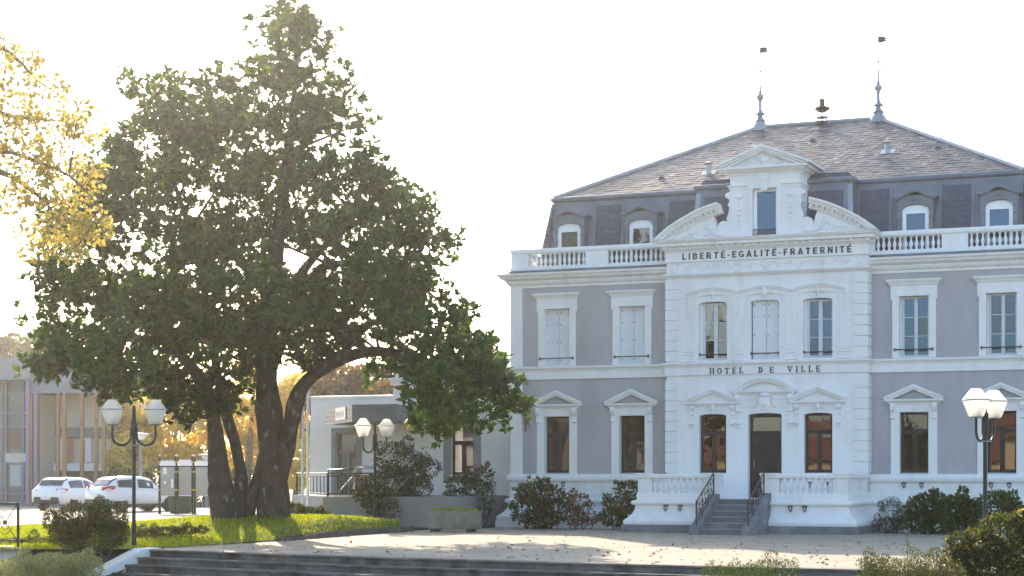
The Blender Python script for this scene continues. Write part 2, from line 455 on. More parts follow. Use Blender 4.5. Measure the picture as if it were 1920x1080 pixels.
steps = tag(bpy.data.objects.new('front_steps', None), kind='structure'); COL.objects.link(steps)
for i in range(6):
    top = PZ - 0.15*i + (0.004 if i == 0 else 0)
    a = offset(ARC, 0.35*(i-1)-0.02); b = offset(ARC, 0.35*i); c = offset(ARC, 0.35*i-0.035)
    n = len(ARC)
    prof = lambda k: [(a[k],top),(b[k],top),(b[k],top-0.045),(c[k],top-0.05),(c[k],top-0.16),(a[k],top-0.16)]
    for k in range(n-1):
        P0 = [Vector((q[0][0],q[0][1],q[1])) for q in prof(k)]; P1 = [Vector((q[0][0],q[0][1],q[1])) for q in prof(k+1)]
        dz = random.uniform(-0.003,0.003)
        vs = [tuple(p.lerp(q,0.0015)+Vector((0,0,dz))) for p,q in zip(P0,P1)] + [tuple(p.lerp(q,0.9985)+Vector((0,0,dz))) for p,q in zip(P0,P1)]
        MB().add(vs, [(j,6+j,6+(j+1)%6,(j+1)%6) for j in range(6)]+[tuple(range(6)),tuple(range(11,5,-1))]).build('step_stone','step_stone',steps,bevel=0.008)
# white cheek wall that follows the steps down
d0 = Vector((ARC[1][0]-ARC[0][0], ARC[1][1]-ARC[0][1], 0)).normalized(); nrm = Vector((d0.y,-d0.x,0))
p0 = Vector((ARC[0][0],ARC[0][1],0))
def cheek_mesh():
    m = MB(); prof = [(-0.35,PZ+0.03),(0.12,PZ+0.03),(2.3,LOW+0.12),(2.3,LOW-0.1),(-0.35,LOW-0.1)]
    n = len(prof); vs = []
    for w in (-0.32,0.06):
        for s_, z in prof:
            q = p0 + d0*w + nrm*s_; vs.append((q.x,q.y,z))
    return m.add(vs, [tuple(range(n)), tuple(range(2*n-1,n-1,-1))]+[(i,i+n,(i+1)%n+n,(i+1)%n) for i in range(n)])
tag(cheek_mesh().build('cheek_wall','white_paint',bevel=0.012), 'low white painted wall sloping down beside the end of the front steps', 'wall')
lw = MB().prism([(-40,PZ+0.06),(-11.0,PZ+0.06),(-10.15,PZ-0.30),(-10.15,LOW-0.1),(-40,LOW-0.1)], 41.0, 41.4)
tag(lw.build('retaining_wall','white_paint',bevel=0.012), 'white painted retaining wall under the green metal railing', 'wall')
struct('bed_slope', MB().add([(-10.3,41.3,PZ+0.02),(-7.7,41.6,PZ+0.02),(-9.0,38.6,LOW+0.02),(-13,37.0,LOW+0.02),(-13,41.2,LOW+0.2)],[(0,1,2,3,4)]), 'soil')
struct('shrub_bed', MB().slab([(3.0,31.5),(12,28.6),(14,31.4),(9.2,31.15),(6,31.6),(3.4,32.2)], LOW-0.1, LOW+0.12), 'soil')

# lawn with its mound
FR = [(-300,1031,0),(0,1031,0),(250,1030.6,0),(330,1026.5,0),(420,1021,0),(500,1016,0.02),(560,1012,0.10),(610,1008,0.14),(660,1004,0.14),(710,1000.5,0.14),(752,997.5,0.14)]
front = [(gnd(u,v).x, gnd(u,v).y, e) for u,v,e in FR]
def mound(x,y): return 0.46*math.exp(-(((x+7.0)/4.3)**2+((y-50.6)/3.9)**2))
NB = 26
lv, lf = [], []
for i,(fx,fy,e) in enumerate(front):
    s = i/(len(front)-1)
    bx = -20 + (fx+20)*0.98 if i < 9 else fx-0.25
    by = 57.2 if i < 8 else (57.2,55.8,54.2)[i-8] if i-8 < 3 else 54
    for j in range(NB):
        t = j/(NB-1)
        x = fx+(bx-fx)*t; y = fy+(by-fy)*t
        edge = min(1.0, min(t, 1-t)*9)
        z = PZ+0.012+e*(1-t)+0.06*t+mound(x,y)*edge + 0.015*noise.noise(Vector((x*1.1,y*1.1,0)))*edge
        lv.append((x,y,z))
for i in range(len(front)-1):
    for j in range(NB-1): lf.append((i*NB+j,(i+1)*NB+j,(i+1)*NB+j+1,i*NB+j+1))
lawn_mb = MB().add(lv, lf)
struct('lawn', lawn_mb, 'lawn_soil', smooth=True)
# kerb round the tip of the lawn
kb = [(p[0],p[1]) for p in front[5:]] + [(front[-1][0]+0.28, front[-1][1]+0.9)]
for i in range(len(kb)-1):
    a, b = Vector((*kb[i],0)), Vector((*kb[i+1],0)); d = (b-a).normalized(); nn = Vector((d.y,-d.x,0))
    h0 = PZ+0.02+0.13*min(1,max(0,(i-0.0)/2)); h1 = PZ+0.02+0.13*min(1,(i+1)/2)
    a2 = a+d*0.006; b2 = b-d*0.006
    q = [a2+nn*0.06,b2+nn*0.06,b2-nn*0.09,a2-nn*0.09]
    hs = [h0,h1,h1,h0]
    m = MB().add([(p.x,p.y,PZ-0.05) for p in q]+[(p.x,p.y,h) for p,h in zip(q,hs)], [(3,2,1,0),(4,5,6,7),(0,1,5,4),(1,2,6,5),(2,3,7,6),(3,0,4,7)])
    tag(m.build('kerb','kerb_stone',bevel=0.01), kind='structure')
leafmat('grass_leaf', [(0,(0.12,0.18,0.015)),(0.6,(0.22,0.265,0.022)),(1,(0.32,0.31,0.05))], 0.5, 0.6, 0.3)
V = np.array(lv); n_bl = 52000
quads = np.array(lf); wq = np.ones(len(quads)); cx = V[quads].mean(axis=1)
ar = np.linalg.norm(np.cross(V[quads[:,1]]-V[quads[:,0]], V[quads[:,3]]-V[quads[:,0]]),axis=1)
ar[cx[:,0] < -16] = 0
ch = rng.choice(len(quads), size=n_bl, p=ar/ar.sum()); a_, b_ = rng.random((n_bl,1)), rng.random((n_bl,1))
Q = V[quads[ch]]
Pg = (Q[:,0]*(1-a_)+Q[:,1]*a_)*(1-b_)+(Q[:,3]*(1-a_)+Q[:,2]*a_)*b_
Dg = norm(np.array([0,0,1.0])+rng.normal(size=(n_bl,3))*0.35)
Lg = 0.05+0.06*rng.random(n_bl)
g = link('grass', leaf_mesh('grass', Pg-np.array([0,0,0.01]), Dg, rdir(n_bl), Lg, Lg*0.28, 'grass_leaf', rng.random(n_bl), LEAF2))
tag(g, 'short sunlit green grass on the mound under the big tree', 'grass', kind='stuff')

# ------------------------------------------------------------------ the town hall
Z0 = 55.0; TX = 481.8/F_PX*Z0; TH = math.atan2(0.0296*Z0, 249.8/F_PX*Z0)
TB = thing('town_hall', 'white and lilac grey two-storey town hall with mansard roof and balustrades', 'building', (TX,Z0,0), -TH)
def tloc(x,y,z):
    c,s = math.cos(TH), math.sin(TH)
    return Vector((TX+x*c+y*s, Z0-x*s+y*c, z))
W1, W2 = 4.25, 6.69
CY = -0.48
def wall(x0,x1,z0,z1,holes,y,depth):
    """front face with rectangular openings and their reveals"""
    m = MB(); xs = sorted({x0,x1,*[h[0] for h in holes],*[h[1] for h in holes]}); zs = sorted({z0,z1,*[h[2] for h in holes],*[h[3] for h in holes]})
    for i in range(len(xs)-1):
        for j in range(len(zs)-1):
            mx,mz = (xs[i]+xs[i+1])/2,(zs[j]+zs[j+1])/2
            if any(h[0]<mx<h[1] and h[2]<mz<h[3] for h in holes): continue
            m.add([(xs[i],y,zs[j]),(xs[i+1],y,zs[j]),(xs[i+1],y,zs[j+1]),(xs[i],y,zs[j+1])],[(0,1,2,3)])
    return m
def reveal(m,h,y,d):
    x0,x1,z0,z1 = h
    m.add([(x0,y,z0),(x1,y,z0),(x1,y,z1),(x0,y,z1),(x0,y+d,z0),(x1,y+d,z0),(x1,y+d,z1),(x0,y+d,z1)],[(0,4,5,1),(1,5,6,2),(2,6,7,3),(3,7,4,0)])
up = lambda c: (c-0.42,c+0.42,5.07,6.83)
lo = lambda c: (c-0.41,c+0.41,1.76,3.51)
for sg in (-1,1):
    hs = [up(sg*W1),up(sg*W2),lo(sg*W1),lo(sg*W2)]
    x0,x1 = sorted((sg*2.99,sg*8.2))
    wall(x0,x1,1.0,7.60,hs,0.0,0.3).build('wall','grey_render',TB)
# closed shell behind the fronts: sides, back, and the rooms' back wall and floors
sh = MB()
for sg in (-1,1): sh.add([(sg*8.2,0,0),(sg*8.2,13.2,0),(sg*8.2,13.2,8.0),(sg*8.2,0,8.0)],[(0,1,2,3)])
sh.add([(-8.2,13.2,0),(8.2,13.2,0),(8.2,13.2,8.0),(-8.2,13.2,8.0)],[(0,1,2,3)])
sh.build('outer_wall','grey_render',TB)
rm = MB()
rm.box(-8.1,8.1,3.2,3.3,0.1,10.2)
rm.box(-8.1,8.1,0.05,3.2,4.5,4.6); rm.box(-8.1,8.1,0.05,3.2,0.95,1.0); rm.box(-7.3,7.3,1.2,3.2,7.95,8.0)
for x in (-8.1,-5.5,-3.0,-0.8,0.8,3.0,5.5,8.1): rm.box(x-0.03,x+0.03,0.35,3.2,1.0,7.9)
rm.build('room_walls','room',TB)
# central bay
CH = [(-0.5,0.5,1.04,3.52)] + [(s*1.58-0.415,s*1.58+0.415,1.76,3.51) for s in (-1,1)] + [(c-0.43,c+0.43,5.09,6.83) for c in (-1.57,0.0,1.57)]
cw = wall(-3.0,3.0,0.6,8.62,CH,CY,0.3)
for h in CH: reveal(cw,h,CY,0.26)
for s_ in (-3.0,3.0): cw.add([(s_,CY,0.6),(s_,0.02,0.6),(s_,0.02,8.62),(s_,CY,8.62)],[(0,1,2,3)])
cw.add([(-3,CY,8.62),(3,CY,8.62),(3,0.9,8.62),(-3,0.9,8.62)],[(0,1,2,3)])
cw.build('front_wall','white_paint',TB)
# segmental heads of the bay's openings
def seghead(m,x0,x1,z1,rise,y0,y1):
    n = 8; cx=(x0+x1)/2; w=(x1-x0)/2
    arc = [(cx+w*math.cos(math.pi*k/n), z1-rise+rise*math.sin(math.pi*k/n)) for k in range(n+1)]
    m.prism([(x1,z1+0.004)]+arc[:n//2+1][0:]+[(cx,z1+0.004)],y0,y1); m.prism([(cx,z1+0.004)]+arc[n//2:]+[(x0,z1+0.004)],y0,y1)
hd = MB()
for h in CH: seghead(hd,h[0],h[1],h[3],0.055,CY,CY+0.258)
hd.build('arch_head','white_paint',TB)

# long mouldings
def band(name,prof,path,m='white_paint',parent=TB,smooth=False): return MB().sweep(prof,path).build(name,m,parent,smooth)
PL = [(-8.2,9),(-8.2,0),(-3.0,0)]; PR = [(3.0,0),(8.2,0),(8.2,9)]
PALL = [(-8.2,9),(-8.2,0),(-3.0,0),(-3.0,CY),(3.0,CY),(3.0,0),(8.2,0),(8.2,9)]
band('string_course',[(-0.02,4.66),(0.05,4.66),(0.05,4.90),(0.075,4.91),(0.085,4.95),(0.13,4.975),(0.145,5.0),(0.145,5.035),(0.0,5.06),(-0.02,5.06)],PALL)
corn = [(-0.02,7.50),(0.04,7.50),(0.05,7.57),(0.12,7.62),(0.15,7.68),(0.15,7.71),(0.28,7.78),(0.31,7.84),(0.36,7.87),(0.38,7.94),(0.0,7.985),(-0.02,7.985)]
flash = [(-0.3,7.965),(0.10,7.99),(0.10,8.03),(0.03,8.055),(-0.3,8.055)]
basep = [(-0.3,8.05),(0.035,8.05),(0.035,8.14),(0.0,8.165),(-0.3,8.165)]
plinth = [(-0.05,1.50),(0.09,1.50),(0.115,1.53),(0.135,1.58),(0.135,1.66),(0.11,1.71),(0.06,1.735),(-0.05,1.74)]
def plin(o=0.0):
    """flared plinth: upper face, torus, swept foot"""
    pr = [(-0.05,1.52),(0.035+o,1.52),(0.035+o,1.17),(0.06+o,1.15),(0.06+o,0.99)]
    for k in range(7):
        a = math.pi*(0.5-k/6); pr.append((0.10+o+0.075*math.cos(a), 0.905+0.075*math.sin(a)))
    pr.append((0.08+o,0.82))
    for k in range(1,9):
        t = k/8; pr.append((0.08+o+0.30*(t**2.0)*(1.0 if t<0.8 else 1.0), 0.82-0.40*t))
    pr += [(0.385+o,0.36),(0.36+o,0.30),(-0.05,0.30)]
    return pr
footp = [(-0.05,0.30),(0.40,0.30),(0.40,0.0),(-0.05,0.0)]
for path in (PL,PR):
    band('cornice',corn,path); band('roof_flashing',flash,path,'zinc'); band('ledge',plinth,path,smooth=True)
    band('plinth',plin(),path,smooth=True); band('plinth_foot',footp,path)
# central entablature
PC = [(-3.0,0.0),(-3.0,CY),(3.0,CY),(3.0,0.0)]
band('frieze_ledge',[(-0.02,7.56),(0.03,7.56),(0.06,7.60),(0.12,7.635),(0.13,7.665),(0.03,7.70),(-0.02,7.70)],PC)
insc = band('inscription_band',[(-0.02,8.03),(0.055,8.03),(0.06,8.05),(0.035,8.07),(0.03,8.33),(0.05,8.35),(-0.02,8.35)],PC)
band('main_cornice',[(-0.02,8.35),(0.06,8.35),(0.08,8.39),(0.10,8.40),(0.10,8.50),(0.24,8.50),(0.24,8.585),(0.29,8.60),(0.33,8.655),(0.34,8.68),(0.0,8.70),(-0.02,8.70)],PC)
dm = MB().box(-0.05,0.05,-0.075,0,0,0.085).mesh('dentil','white_paint')
for k in range(27): link('dentil',dm,TB,(-3.05+k*6.1/26,CY-0.10,8.412))
for sx in (-3.10,3.10):
    for yy in (-0.36,-0.13): link('dentil',dm,TB,(sx+(-0.0 if sx<0 else 0.0),yy,8.412),(0,0,R(-90) if sx<0 else R(90)))
# frieze relief: corner squares, running vine
for sx in (-2.8,2.8):
    fr = MB()
    for a in (0,1): fr.box(sx-0.15,sx+0.15,CY-0.02,CY+0.01,7.725 if a==0 else 7.985,7.74 if a==0 else 8.0)
    for a in (-1,1): fr.box(sx+a*0.15-0.0075,sx+a*0.15+0.0075,CY-0.02,CY+0.01,7.7405,7.9845)
    for k in range(4):
        a = math.pi/4+k*math.pi/2; fr.blob((sx+0.06*math.cos(a),CY,7.865+0.06*math.sin(a)),(0.05,0.025,0.05))
    fr.blob((sx,CY-0.01,7.865),(0.03,0.03,0.03)); fr.build('frieze_square','white_paint',TB,True)
vine = MB()
for sg in (-1,1):
    pts = [(sg*(0.2+2.3*t/40),CY-0.012,7.865+0.085*math.sin(t*0.785)) for t in range(41)]
    vine.tube(pts,0.014,5)
    for k in range(7):
        cx = sg*(0.43+k*0.33); dn = -1 if k%2 else 1
        sp = [(cx+dn*0.0+sg*0.09*(1-t/14)*math.cos(t*0.62)*1.0,CY-0.012,7.865-dn*0.03+0.085*(1-t/14)*math.sin(t*0.62)) for t in range(13)]
        vine.tube(sp,0.013,5); vine.blob((cx,CY-0.01,7.865-dn*0.03),(0.03,0.022,0.03))
        for q in range(3):
            a = random.uniform(0,6.28); vine.blob((cx+sg*0.15+0.06*math.cos(a),CY,7.865+0.09*math.sin(a)),(0.045,0.02,0.022),6,4)
vine.blob((0,CY-0.015,7.87),(0.09,0.04,0.10)); 
for a in range(6): vine.blob((0.12*math.cos(a*1.047),CY-0.01,7.865+0.10*math.sin(a*1.047)),(0.05,0.025,0.035),6,4)
vine.build('frieze_vine','white_paint',TB,True)
# quoins
qm = {}
for sg in (-1,1):
    m = MB().box(sg*3.035,sg*2.63,CY-0.035,-0.02,0.012,0.293); qm[sg] = m.mesh('quoin','white_paint')
    for z0,n in ((1.78,9),(5.09,8)):
        for k in range(n): link('quoin',qm[sg],TB,(0,0,z0+k*0.305+(0.0)))
    # thin ledge at sill level of the bay
    m = MB().box(sg*8.235,sg*7.84,-0.045,0.02,1.735,4.66).box(sg*8.235,sg*7.84,-0.045,0.02,5.06,7.50)
    m.build('corner_pilaster','white_paint',TB,bevel=0.008)
# letters
def glyph_mesh(ch, size, bold):
    cu = bpy.data.curves.new('g','FONT'); cu.body = ch; cu.size = size; cu.extrude = 0.012; cu.offset = bold; cu.fill_mode = 'BOTH'
    o = bpy.data.objects.new('g',cu); COL.objects.link(o)
    dg = bpy.context.evaluated_depsgraph_get(); me = bpy.data.meshes.new_from_object(o.evaluated_get(dg))
    bpy.data.objects.remove(o); me.materials.clear(); me.materials.append(MATS['letter_black']); me.name = 'letter'
    return me
def word_row(text, x0, x1, z, h, y, parent, bold=0.012, gap=0.05, space=0.1):
    gl = {}; items = []; w = 0
    for ch in text:
        if ch == ' ': w += space; continue
        if ch not in gl:
            me = glyph_mesh(ch, h/0.72, bold*h/0.19); co = np.array([v.co for v in me.vertices]); gl[ch] = (me, co[:,0].min(), co[:,0].max())
        me,a,b = gl[ch]; items.append((me,a,w)); w += (b-a)+gap
    k = (x1-x0)/(w-gap)
    for me,a,off in items:
        link('letter',me,parent,(x0+(off-a)*k,y,z),(R(90),0,0),(k,1,1))
def stroke_letter(ch,h):
    """heavy sans capital built from flat strokes in a unit-high box"""
    w = 0.24; m = MB(); cnt = [0]
    def st(pts,ww=w):
        for (x0,z0),(x1,z1) in zip(pts[:-1],pts[1:]):
            l = math.hypot(x1-x0,z1-z0); nx,nz = -(z1-z0)/l*ww/2,(x1-x0)/l*ww/2
            cnt[0] += 1; e = 0.0004*cnt[0]
            m.prism([((x0+nx)*h,(z0+nz)*h),((x1+nx)*h,(z1+nz)*h),((x1-nx)*h,(z1-nz)*h),((x0-nx)*h,(z0-nz)*h)],-0.016-e,0)
    def bowl(z0,z1,x0,x1):
        r=(z1-z0)/2; n=8
        st([(x0,z1)]+[(x1-r+r*math.cos(a_),(z0+z1)/2+r*math.sin(a_)) for a_ in [math.pi/2-math.pi*k/n for k in range(n+1)]]+[(x0,z0)],0.17)
    c = ch.replace('É','E'); W = 0.66
    if c == 'L': st([(.12,0),(.12,1)]); st([(0.12,.09),(.62,.09)],.18); W=.62
    elif c == 'I': st([(.12,0),(.12,1)]); W=.24
    elif c == 'E': st([(.12,0),(.12,1)]); st([(.12,.09),(.66,.09)],.18); st([(.12,.51),(.60,.51)],.17); st([(.12,.91),(.66,.91)],.18); W=.66
    elif c == 'F': st([(.12,0),(.12,1)]); st([(.12,.50),(.56,.50)],.17); st([(.12,.91),(.62,.91)],.18); W=.62
    elif c == 'T': st([(.36,0),(.36,1)]); st([(0,.91),(.72,.91)],.18); W=.72
    elif c == 'B': st([(.12,0),(.12,1)]); bowl(.085,.53,.12,.66); bowl(.53,.915,.12,.62); W=.74
    elif c == 'R': st([(.12,0),(.12,1)]); bowl(.47,.915,.12,.64); st([(.40,.46),(.68,0)],.22); W=.78
    elif c == 'A': st([(.10,0),(.40,1)],.22); st([(.70,0),(.40,1)],.22); st([(.2,.28),(.6,.28)],.16); W=.80
    elif c == 'N': st([(.11,0),(.11,1)],.22); st([(.65,0),(.65,1)],.22); st([(.11,.94),(.65,.06)],.22); W=.76
    elif c == 'G':
        st([(.40+.33*math.cos(a_),.5+.41*math.sin(a_)) for a_ in [math.radians(45+k*27) for k in range(11)]],.19); st([(.70,.08),(.70,.48)],.18); st([(.42,.43),(.78,.43)],.16); W=.80
    elif c == '-': st([(.02,.40),(.30,.40)],.16); W=.32
    if ch == 'É': st([(.30,1.10),(.46,1.26)],.14)
    return m.mesh('letter','letter_black'), W*h
def big_row(text,x0,x1,z,h,y,parent):
    gl = {c: stroke_letter(c,h) for c in set(text) if c != ' '}
    tot = sum(gl[c][1] if c != ' ' else 0.3*h for c in text); gap = (x1-x0-tot)/(len(text)-1); x = x0
    for c in text:
        if c == ' ': x += 0.3*h+gap*0.2; continue
        link('letter',gl[c][0],parent,(x,y,z)); x += gl[c][1]+gap
    return x
x_end = None
random_text = 'LIBERTÉ-EGALITÉ-FRATERNITÉ'
big_row(random_text,-2.50,2.56,8.10,0.19,CY-0.03,insc)
band2 = MB().box(-2.6,2.6,CY-0.062,CY-0.05,4.665,4.897).build('name_band','white_paint',TB)
def slab_letter(ch,h):
    m = MB(); w = 0.78*h; s_ = 0.2*h; t = 0.11*h; e = 0.07*h
    def st(x0,x1,z0,z1): m.box(x0*h,x1*h,-0.014,0.0,z0*h,z1*h)
    def ring(half=False):
        n = 20; vs=[]; fs=[]
        rng_ = range(n+1)
        for k in rng_:
            a = -math.pi/2 + (math.pi if half else 2*math.pi)*k/n
            for rx,rz in ((0.40,0.5),(0.22,0.385)):
                if half: x = 0.2+ (rx*1.25 if rx>0.3 else 0.30)*math.cos(a)
                else: x = 0.40+rx*math.cos(a)
                for yy in (-0.014,0): vs.append((x*h,yy,(0.5+rz*math.sin(a))*h))
        for k in range(n):
            o=k*4; p=o+4
            fs += [(o,p,p+2,o+2),(o,o+1,p+1,p),(o+2,p+2,p+3,o+3)]
        m.add(vs,fs)
    sf = lambda x,z: st(x-0.19,x+0.19,z,z+0.1)
    if ch == 'H': st(.1,.28,0,1);st(.62,.80,0,1);st(.28,.62,.45,.56);sf(.19,-.001);sf(.19,.901);sf(.71,-.001);sf(.71,.901); w=.9*h
    elif ch == 'O': ring(); w=.8*h
    elif ch == 'T': st(.33,.51,0,.9);st(0,.84,.9,1.0);sf(.42,-.001);st(0,.09,.72,.9);st(.75,.84,.72,.9); w=.84*h
    elif ch == 'E': st(.08,.26,0,1);st(0,.72,-.001,.1);st(0,.72,.901,1.001);st(.26,.55,.45,.55);st(.63,.72,.1,.27);st(.63,.72,.73,.9);st(.47,.55,.36,.64); w=.74*h
    elif ch == 'L': st(.08,.26,0,1);st(0,.72,-.001,.1);st(-.02,.40,.901,1.001);st(.62,.72,.1,.32); w=.74*h
    elif ch == 'D': st(.08,.26,0,1);ring(True);st(-.02,.3,-.001,.1);st(-.02,.3,.901,1.001); w=.74*h
    elif ch == 'I': st(.12,.30,0,1);sf(.21,-.001);sf(.21,.901); w=.42*h
    elif ch == 'V':
        m.prism([(.02*h,h),(.22*h,h),(.46*h,.15*h),(.42*h,0),(.36*h,0)],-0.014,0); m.prism([(.62*h,h),(.72*h,h),(.44*h,0),(.40*h,.1*h)],-0.014,-0.0005); sf(.12,.905); sf(.68,.905); w=.84*h
    return m.mesh('letter','letter_black'), w
sl = {c: slab_letter(c,0.175) for c in 'HOTELDVI'}
def spread(word,x0,x1):
    tot = sum(sl[c][1] for c in word); gap = (x1-x0-tot)/(len(word)-1); x = x0
    for c in word: link('letter',sl[c][0],band2,(x,CY-0.062,4.69)); x += sl[c][1]+gap
spread('HOTEL',-1.66,-0.62); spread('DE',-0.17,0.29); spread('VILLE',0.70,1.66)

# ---- windows
def pedestal_mesh(poly_list,y0,y1):
    m = MB()
    for p in poly_list: m.prism(p,y0,y1)
    return m
def shutter_pair(win, x0,x1,z0,z1,y):
    for k,(a,b) in enumerate(((x0,(x0+x1)/2-0.006),((x0+x1)/2+0.006,x1))):
        m = MB(); n = 3; w = (b-a)/n
        for i in range(n): m.box(a+i*w+0.0008,a+(i+1)*w-0.0008,y,y+0.035,z0,z1)
        s_ = m.build('shutter','shutter_paint',win)
        h = MB()
        for zz in (0.10,0.45,0.78,1.0):
            for xx in (a+0.05,b-0.05): h.box(xx-0.009,xx+0.009,y-0.012,y-0.001,z0+(z1-z0)*zz*0.93-0.02,z0+(z1-z0)*zz*0.93+0.025)
        h.build('shutter_hinge','iron',s_) if False else h.build('shutter_hinge','iron_brown',win)
def casement(win,x0,x1,z0,z1,y,fm='frame_pale',gm='glass_sky_tint',rows=3,fw=0.055,bar=0.022,mid=0.10):
    m = MB(); cx=(x0+x1)/2
    m.box(x0,x0+fw,y,y+0.06,z0,z1); m.box(x1-fw,x1,y,y+0.06,z0,z1); m.box(x0+fw,x1-fw,y,y+0.06,z0,z0+fw*1.3); m.box(x0+fw,x1-fw,y,y+0.06,z1-fw,z1)
    m.box(cx-mid/2,cx+mid/2,y-0.012,y+0.055,z0+fw*1.3,z1-fw)
    zz = [z0+fw*1.3+(z1-fw-z0-fw*1.3)*k/rows for k in range(rows+1)]
    for k in range(1,rows):
        for a,b in ((x0+fw,cx-mid/2),(cx+mid/2,x1-fw)): m.box(a,b,y+0.005,y+0.045,zz[k]-bar/2,zz[k]+bar/2)
    m.build('frame',fm,win,bevel=0.004)
    for k in range(rows):
        for a,b in ((x0+fw,cx-mid/2),(cx+mid/2,x1-fw)):
            t = random.uniform(-1,1)*0.0035; q = random.uniform(-1,1)*0.0035
            ya = y+0.03
            MB().add([(a-.005,ya-t-q,zz[k]),(b+.005,ya+t-q,zz[k]),(b+.005,ya+t+q,zz[k+1]),(a-.005,ya-t+q,zz[k+1])],[(0,1,2,3)]).build('pane',gm,win)
def guard_bar(win,x0,x1,y,z):
    m = MB().tube([(x0,y-0.05,z),(x1,y-0.05,z)],0.017,6)
    for x in (x0+0.02,x1-0.02): m.box(x-0.012,x+0.012,y-0.065,y,z-0.045,z+0.045)
    m.build('guard_bar','iron',win)
def upper_window(c,kind):
    h = up(c); m = MB(); y = 0.0
    m.box(c-0.62,c-0.42,y-0.045,y+0.24,5.06,6.83); m.box(c+0.42,c+0.62,y-0.045,y+0.24,5.06,6.83)
    m.prism([(c-0.665,6.74),(c-0.621,6.74),(c-0.621,6.831),(c+0.621,6.831),(c+0.621,6.74),(c+0.665,6.74),(c+0.665,7.15),(c-0.665,7.15)],y-0.05,y+0.24)
    m.sweep([(-0.02,7.13),(0.02,7.13),(0.03,7.16),(0.05,7.17),(0.05,7.20),(0.10,7.235),(0.105,7.26),(0.125,7.27),(0.125,7.305),(0.0,7.325),(-0.02,7.325)],[(c-0.665,0.02),(c-0.665,-0.045),(c+0.665,-0.045),(c+0.665,0.02)])
    w = m.build('window','white_paint',TB,bevel=0.006)
    MB().box(c-0.42,c+0.42,-0.03,0.25,5.035,5.072).build('sill','white_paint',w)
    if kind == 'shutter': shutter_pair(w,c-0.415,c+0.415,5.08,6.826,0.17)
    else: casement(w,c-0.36,c+0.415,5.08,6.826,0.17); MB().box(c-0.419,c-0.365,0.16,0.22,5.08,6.826).build('folded_shutter','shutter_paint',w)
    guard_bar(w,c-0.56,c+0.56,-0.045,5.30)
    return w
for c,k in ((-W2,'shutter'),(-W1,'shutter'),(W1,'glass'),(W2,'glass')): upper_window(c,k)
def clipz(poly,z0):
    out=[]; n=len(poly)
    for i in range(n):
        a,b=poly[i],poly[(i+1)%n]
        if a[1]>=z0: out.append(a)
        if (a[1]>=z0)!=(b[1]>=z0):
            t=(z0-a[1])/(b[1]-a[1]); out.append((a[0]+(b[0]-a[0])*t,z0))
    return out
def pediment(m,c,hw,zb,zc,za,y,tri=True,th=0.11):
    """gable over a window: bed moulding, two raking bands (or an arc) with stepped depth"""
    m.sweep([(-0.02,zb),(0.02,zb),(0.03,zb+0.03),(0.09,zb+0.06),(0.11,zb+0.075),(0.11,zb+0.115),(-0.02,zb+0.13)],[(c-hw+0.11,y+0.03),(c-hw+0.11,y-0.02),(c+hw-0.11,y-0.02),(c+hw-0.11,y+0.03)])
    z1 = zb+0.115
    for d,(o,t0,t1) in enumerate(((0.16,0.0,0.40),(0.125,0.36,0.72),(0.095,0.68,1.0))):
        if tri:
            sl_ = (za-zc)/hw; k = th/math.cos(math.atan(sl_)); T0,T1 = k*t0,k*t1
            for s_ in (-1,1):
                poly = clipz([(hw,zc-T0),(0.0,za-T0),(0.0,za-T1),(hw,zc-T1)],z1+0.001)
                m.prism([(c+s_*px,pz) for px,pz in poly],y-o,y+0.0)
        else:
            n=14; A=[]; B=[]
            for k2 in range(n+1):
                a = k2/n*2-1
                f = 1-a*a
                A.append((c+a*(hw-0.03*0-th*t0*0.8),zc+(za-zc)*f-th*t0)); B.append((c+a*(hw-th*t1*0.8),zc+(za-zc)*f-th*t1))
            for k2 in range(n): m.prism([A[k2],A[k2+1],B[k2+1],B[k2]],y-o,y)
def console(m,x,z0,z1,y,w=0.13):
    h = z1-z0
    m.profx([(y+0.01,z0),(y-0.03,z0),(y-0.06,z0+0.06*h),(y-0.035,z0+0.22*h),(y-0.04,z0+0.45*h),(y-0.10,z0+0.58*h),(y-0.13,z0+0.8*h),(y-0.11,z1),(y+0.01,z1)],x-w/2,x+w/2)
def ground_frame(win,c,w2,z0,z1,y,curt=False):
    x0,x1 = c-w2,c+w2; fw=0.07; zt = z1-0.56
    m = MB(); m.box(x0,x0+fw,y,y+0.07,z0,z1); m.box(x1-fw,x1,y,y+0.07,z0,z1); m.box(x0+fw,x1-fw,y,y+0.07,z0,z0+0.09); m.box(x0+fw,x1-fw,y,y+0.07,z1-fw,z1)
    m.box(x0+fw,x1-fw,y-0.012,y+0.065,zt-0.055,zt+0.075); m.box(c-0.065,c+0.065,y-0.01,y+0.06,z0+0.09,zt-0.055); m.box(c-0.13,c+0.13,y-0.02,y-0.012,zt+0.005,zt+0.03)
    m.build('frame','dark_wood',win,bevel=0.004)
    for a,b,e,f in ((x0+fw,x1-fw,zt+0.075,z1-fw),(x0+fw,c-0.065,z0+0.09,zt-0.055),(c+0.065,x1-fw,z0+0.09,zt-0.055)):
        t = random.uniform(-1,1)*0.002; q = random.uniform(-1,1)*0.003; ya=y+0.03
        MB().add([(a-.005,ya-t-q,e-.005),(b+.005,ya+t-q,e-.005),(b+.005,ya+t+q,f+.005),(a-.005,ya-t+q,f+.005)],[(0,1,2,3)]).build('pane','glass',win)
    MB().box(x0,x1,y-0.03,y+0.07,z0-0.02,z0-0.001).build('sill','frame_pale',win)
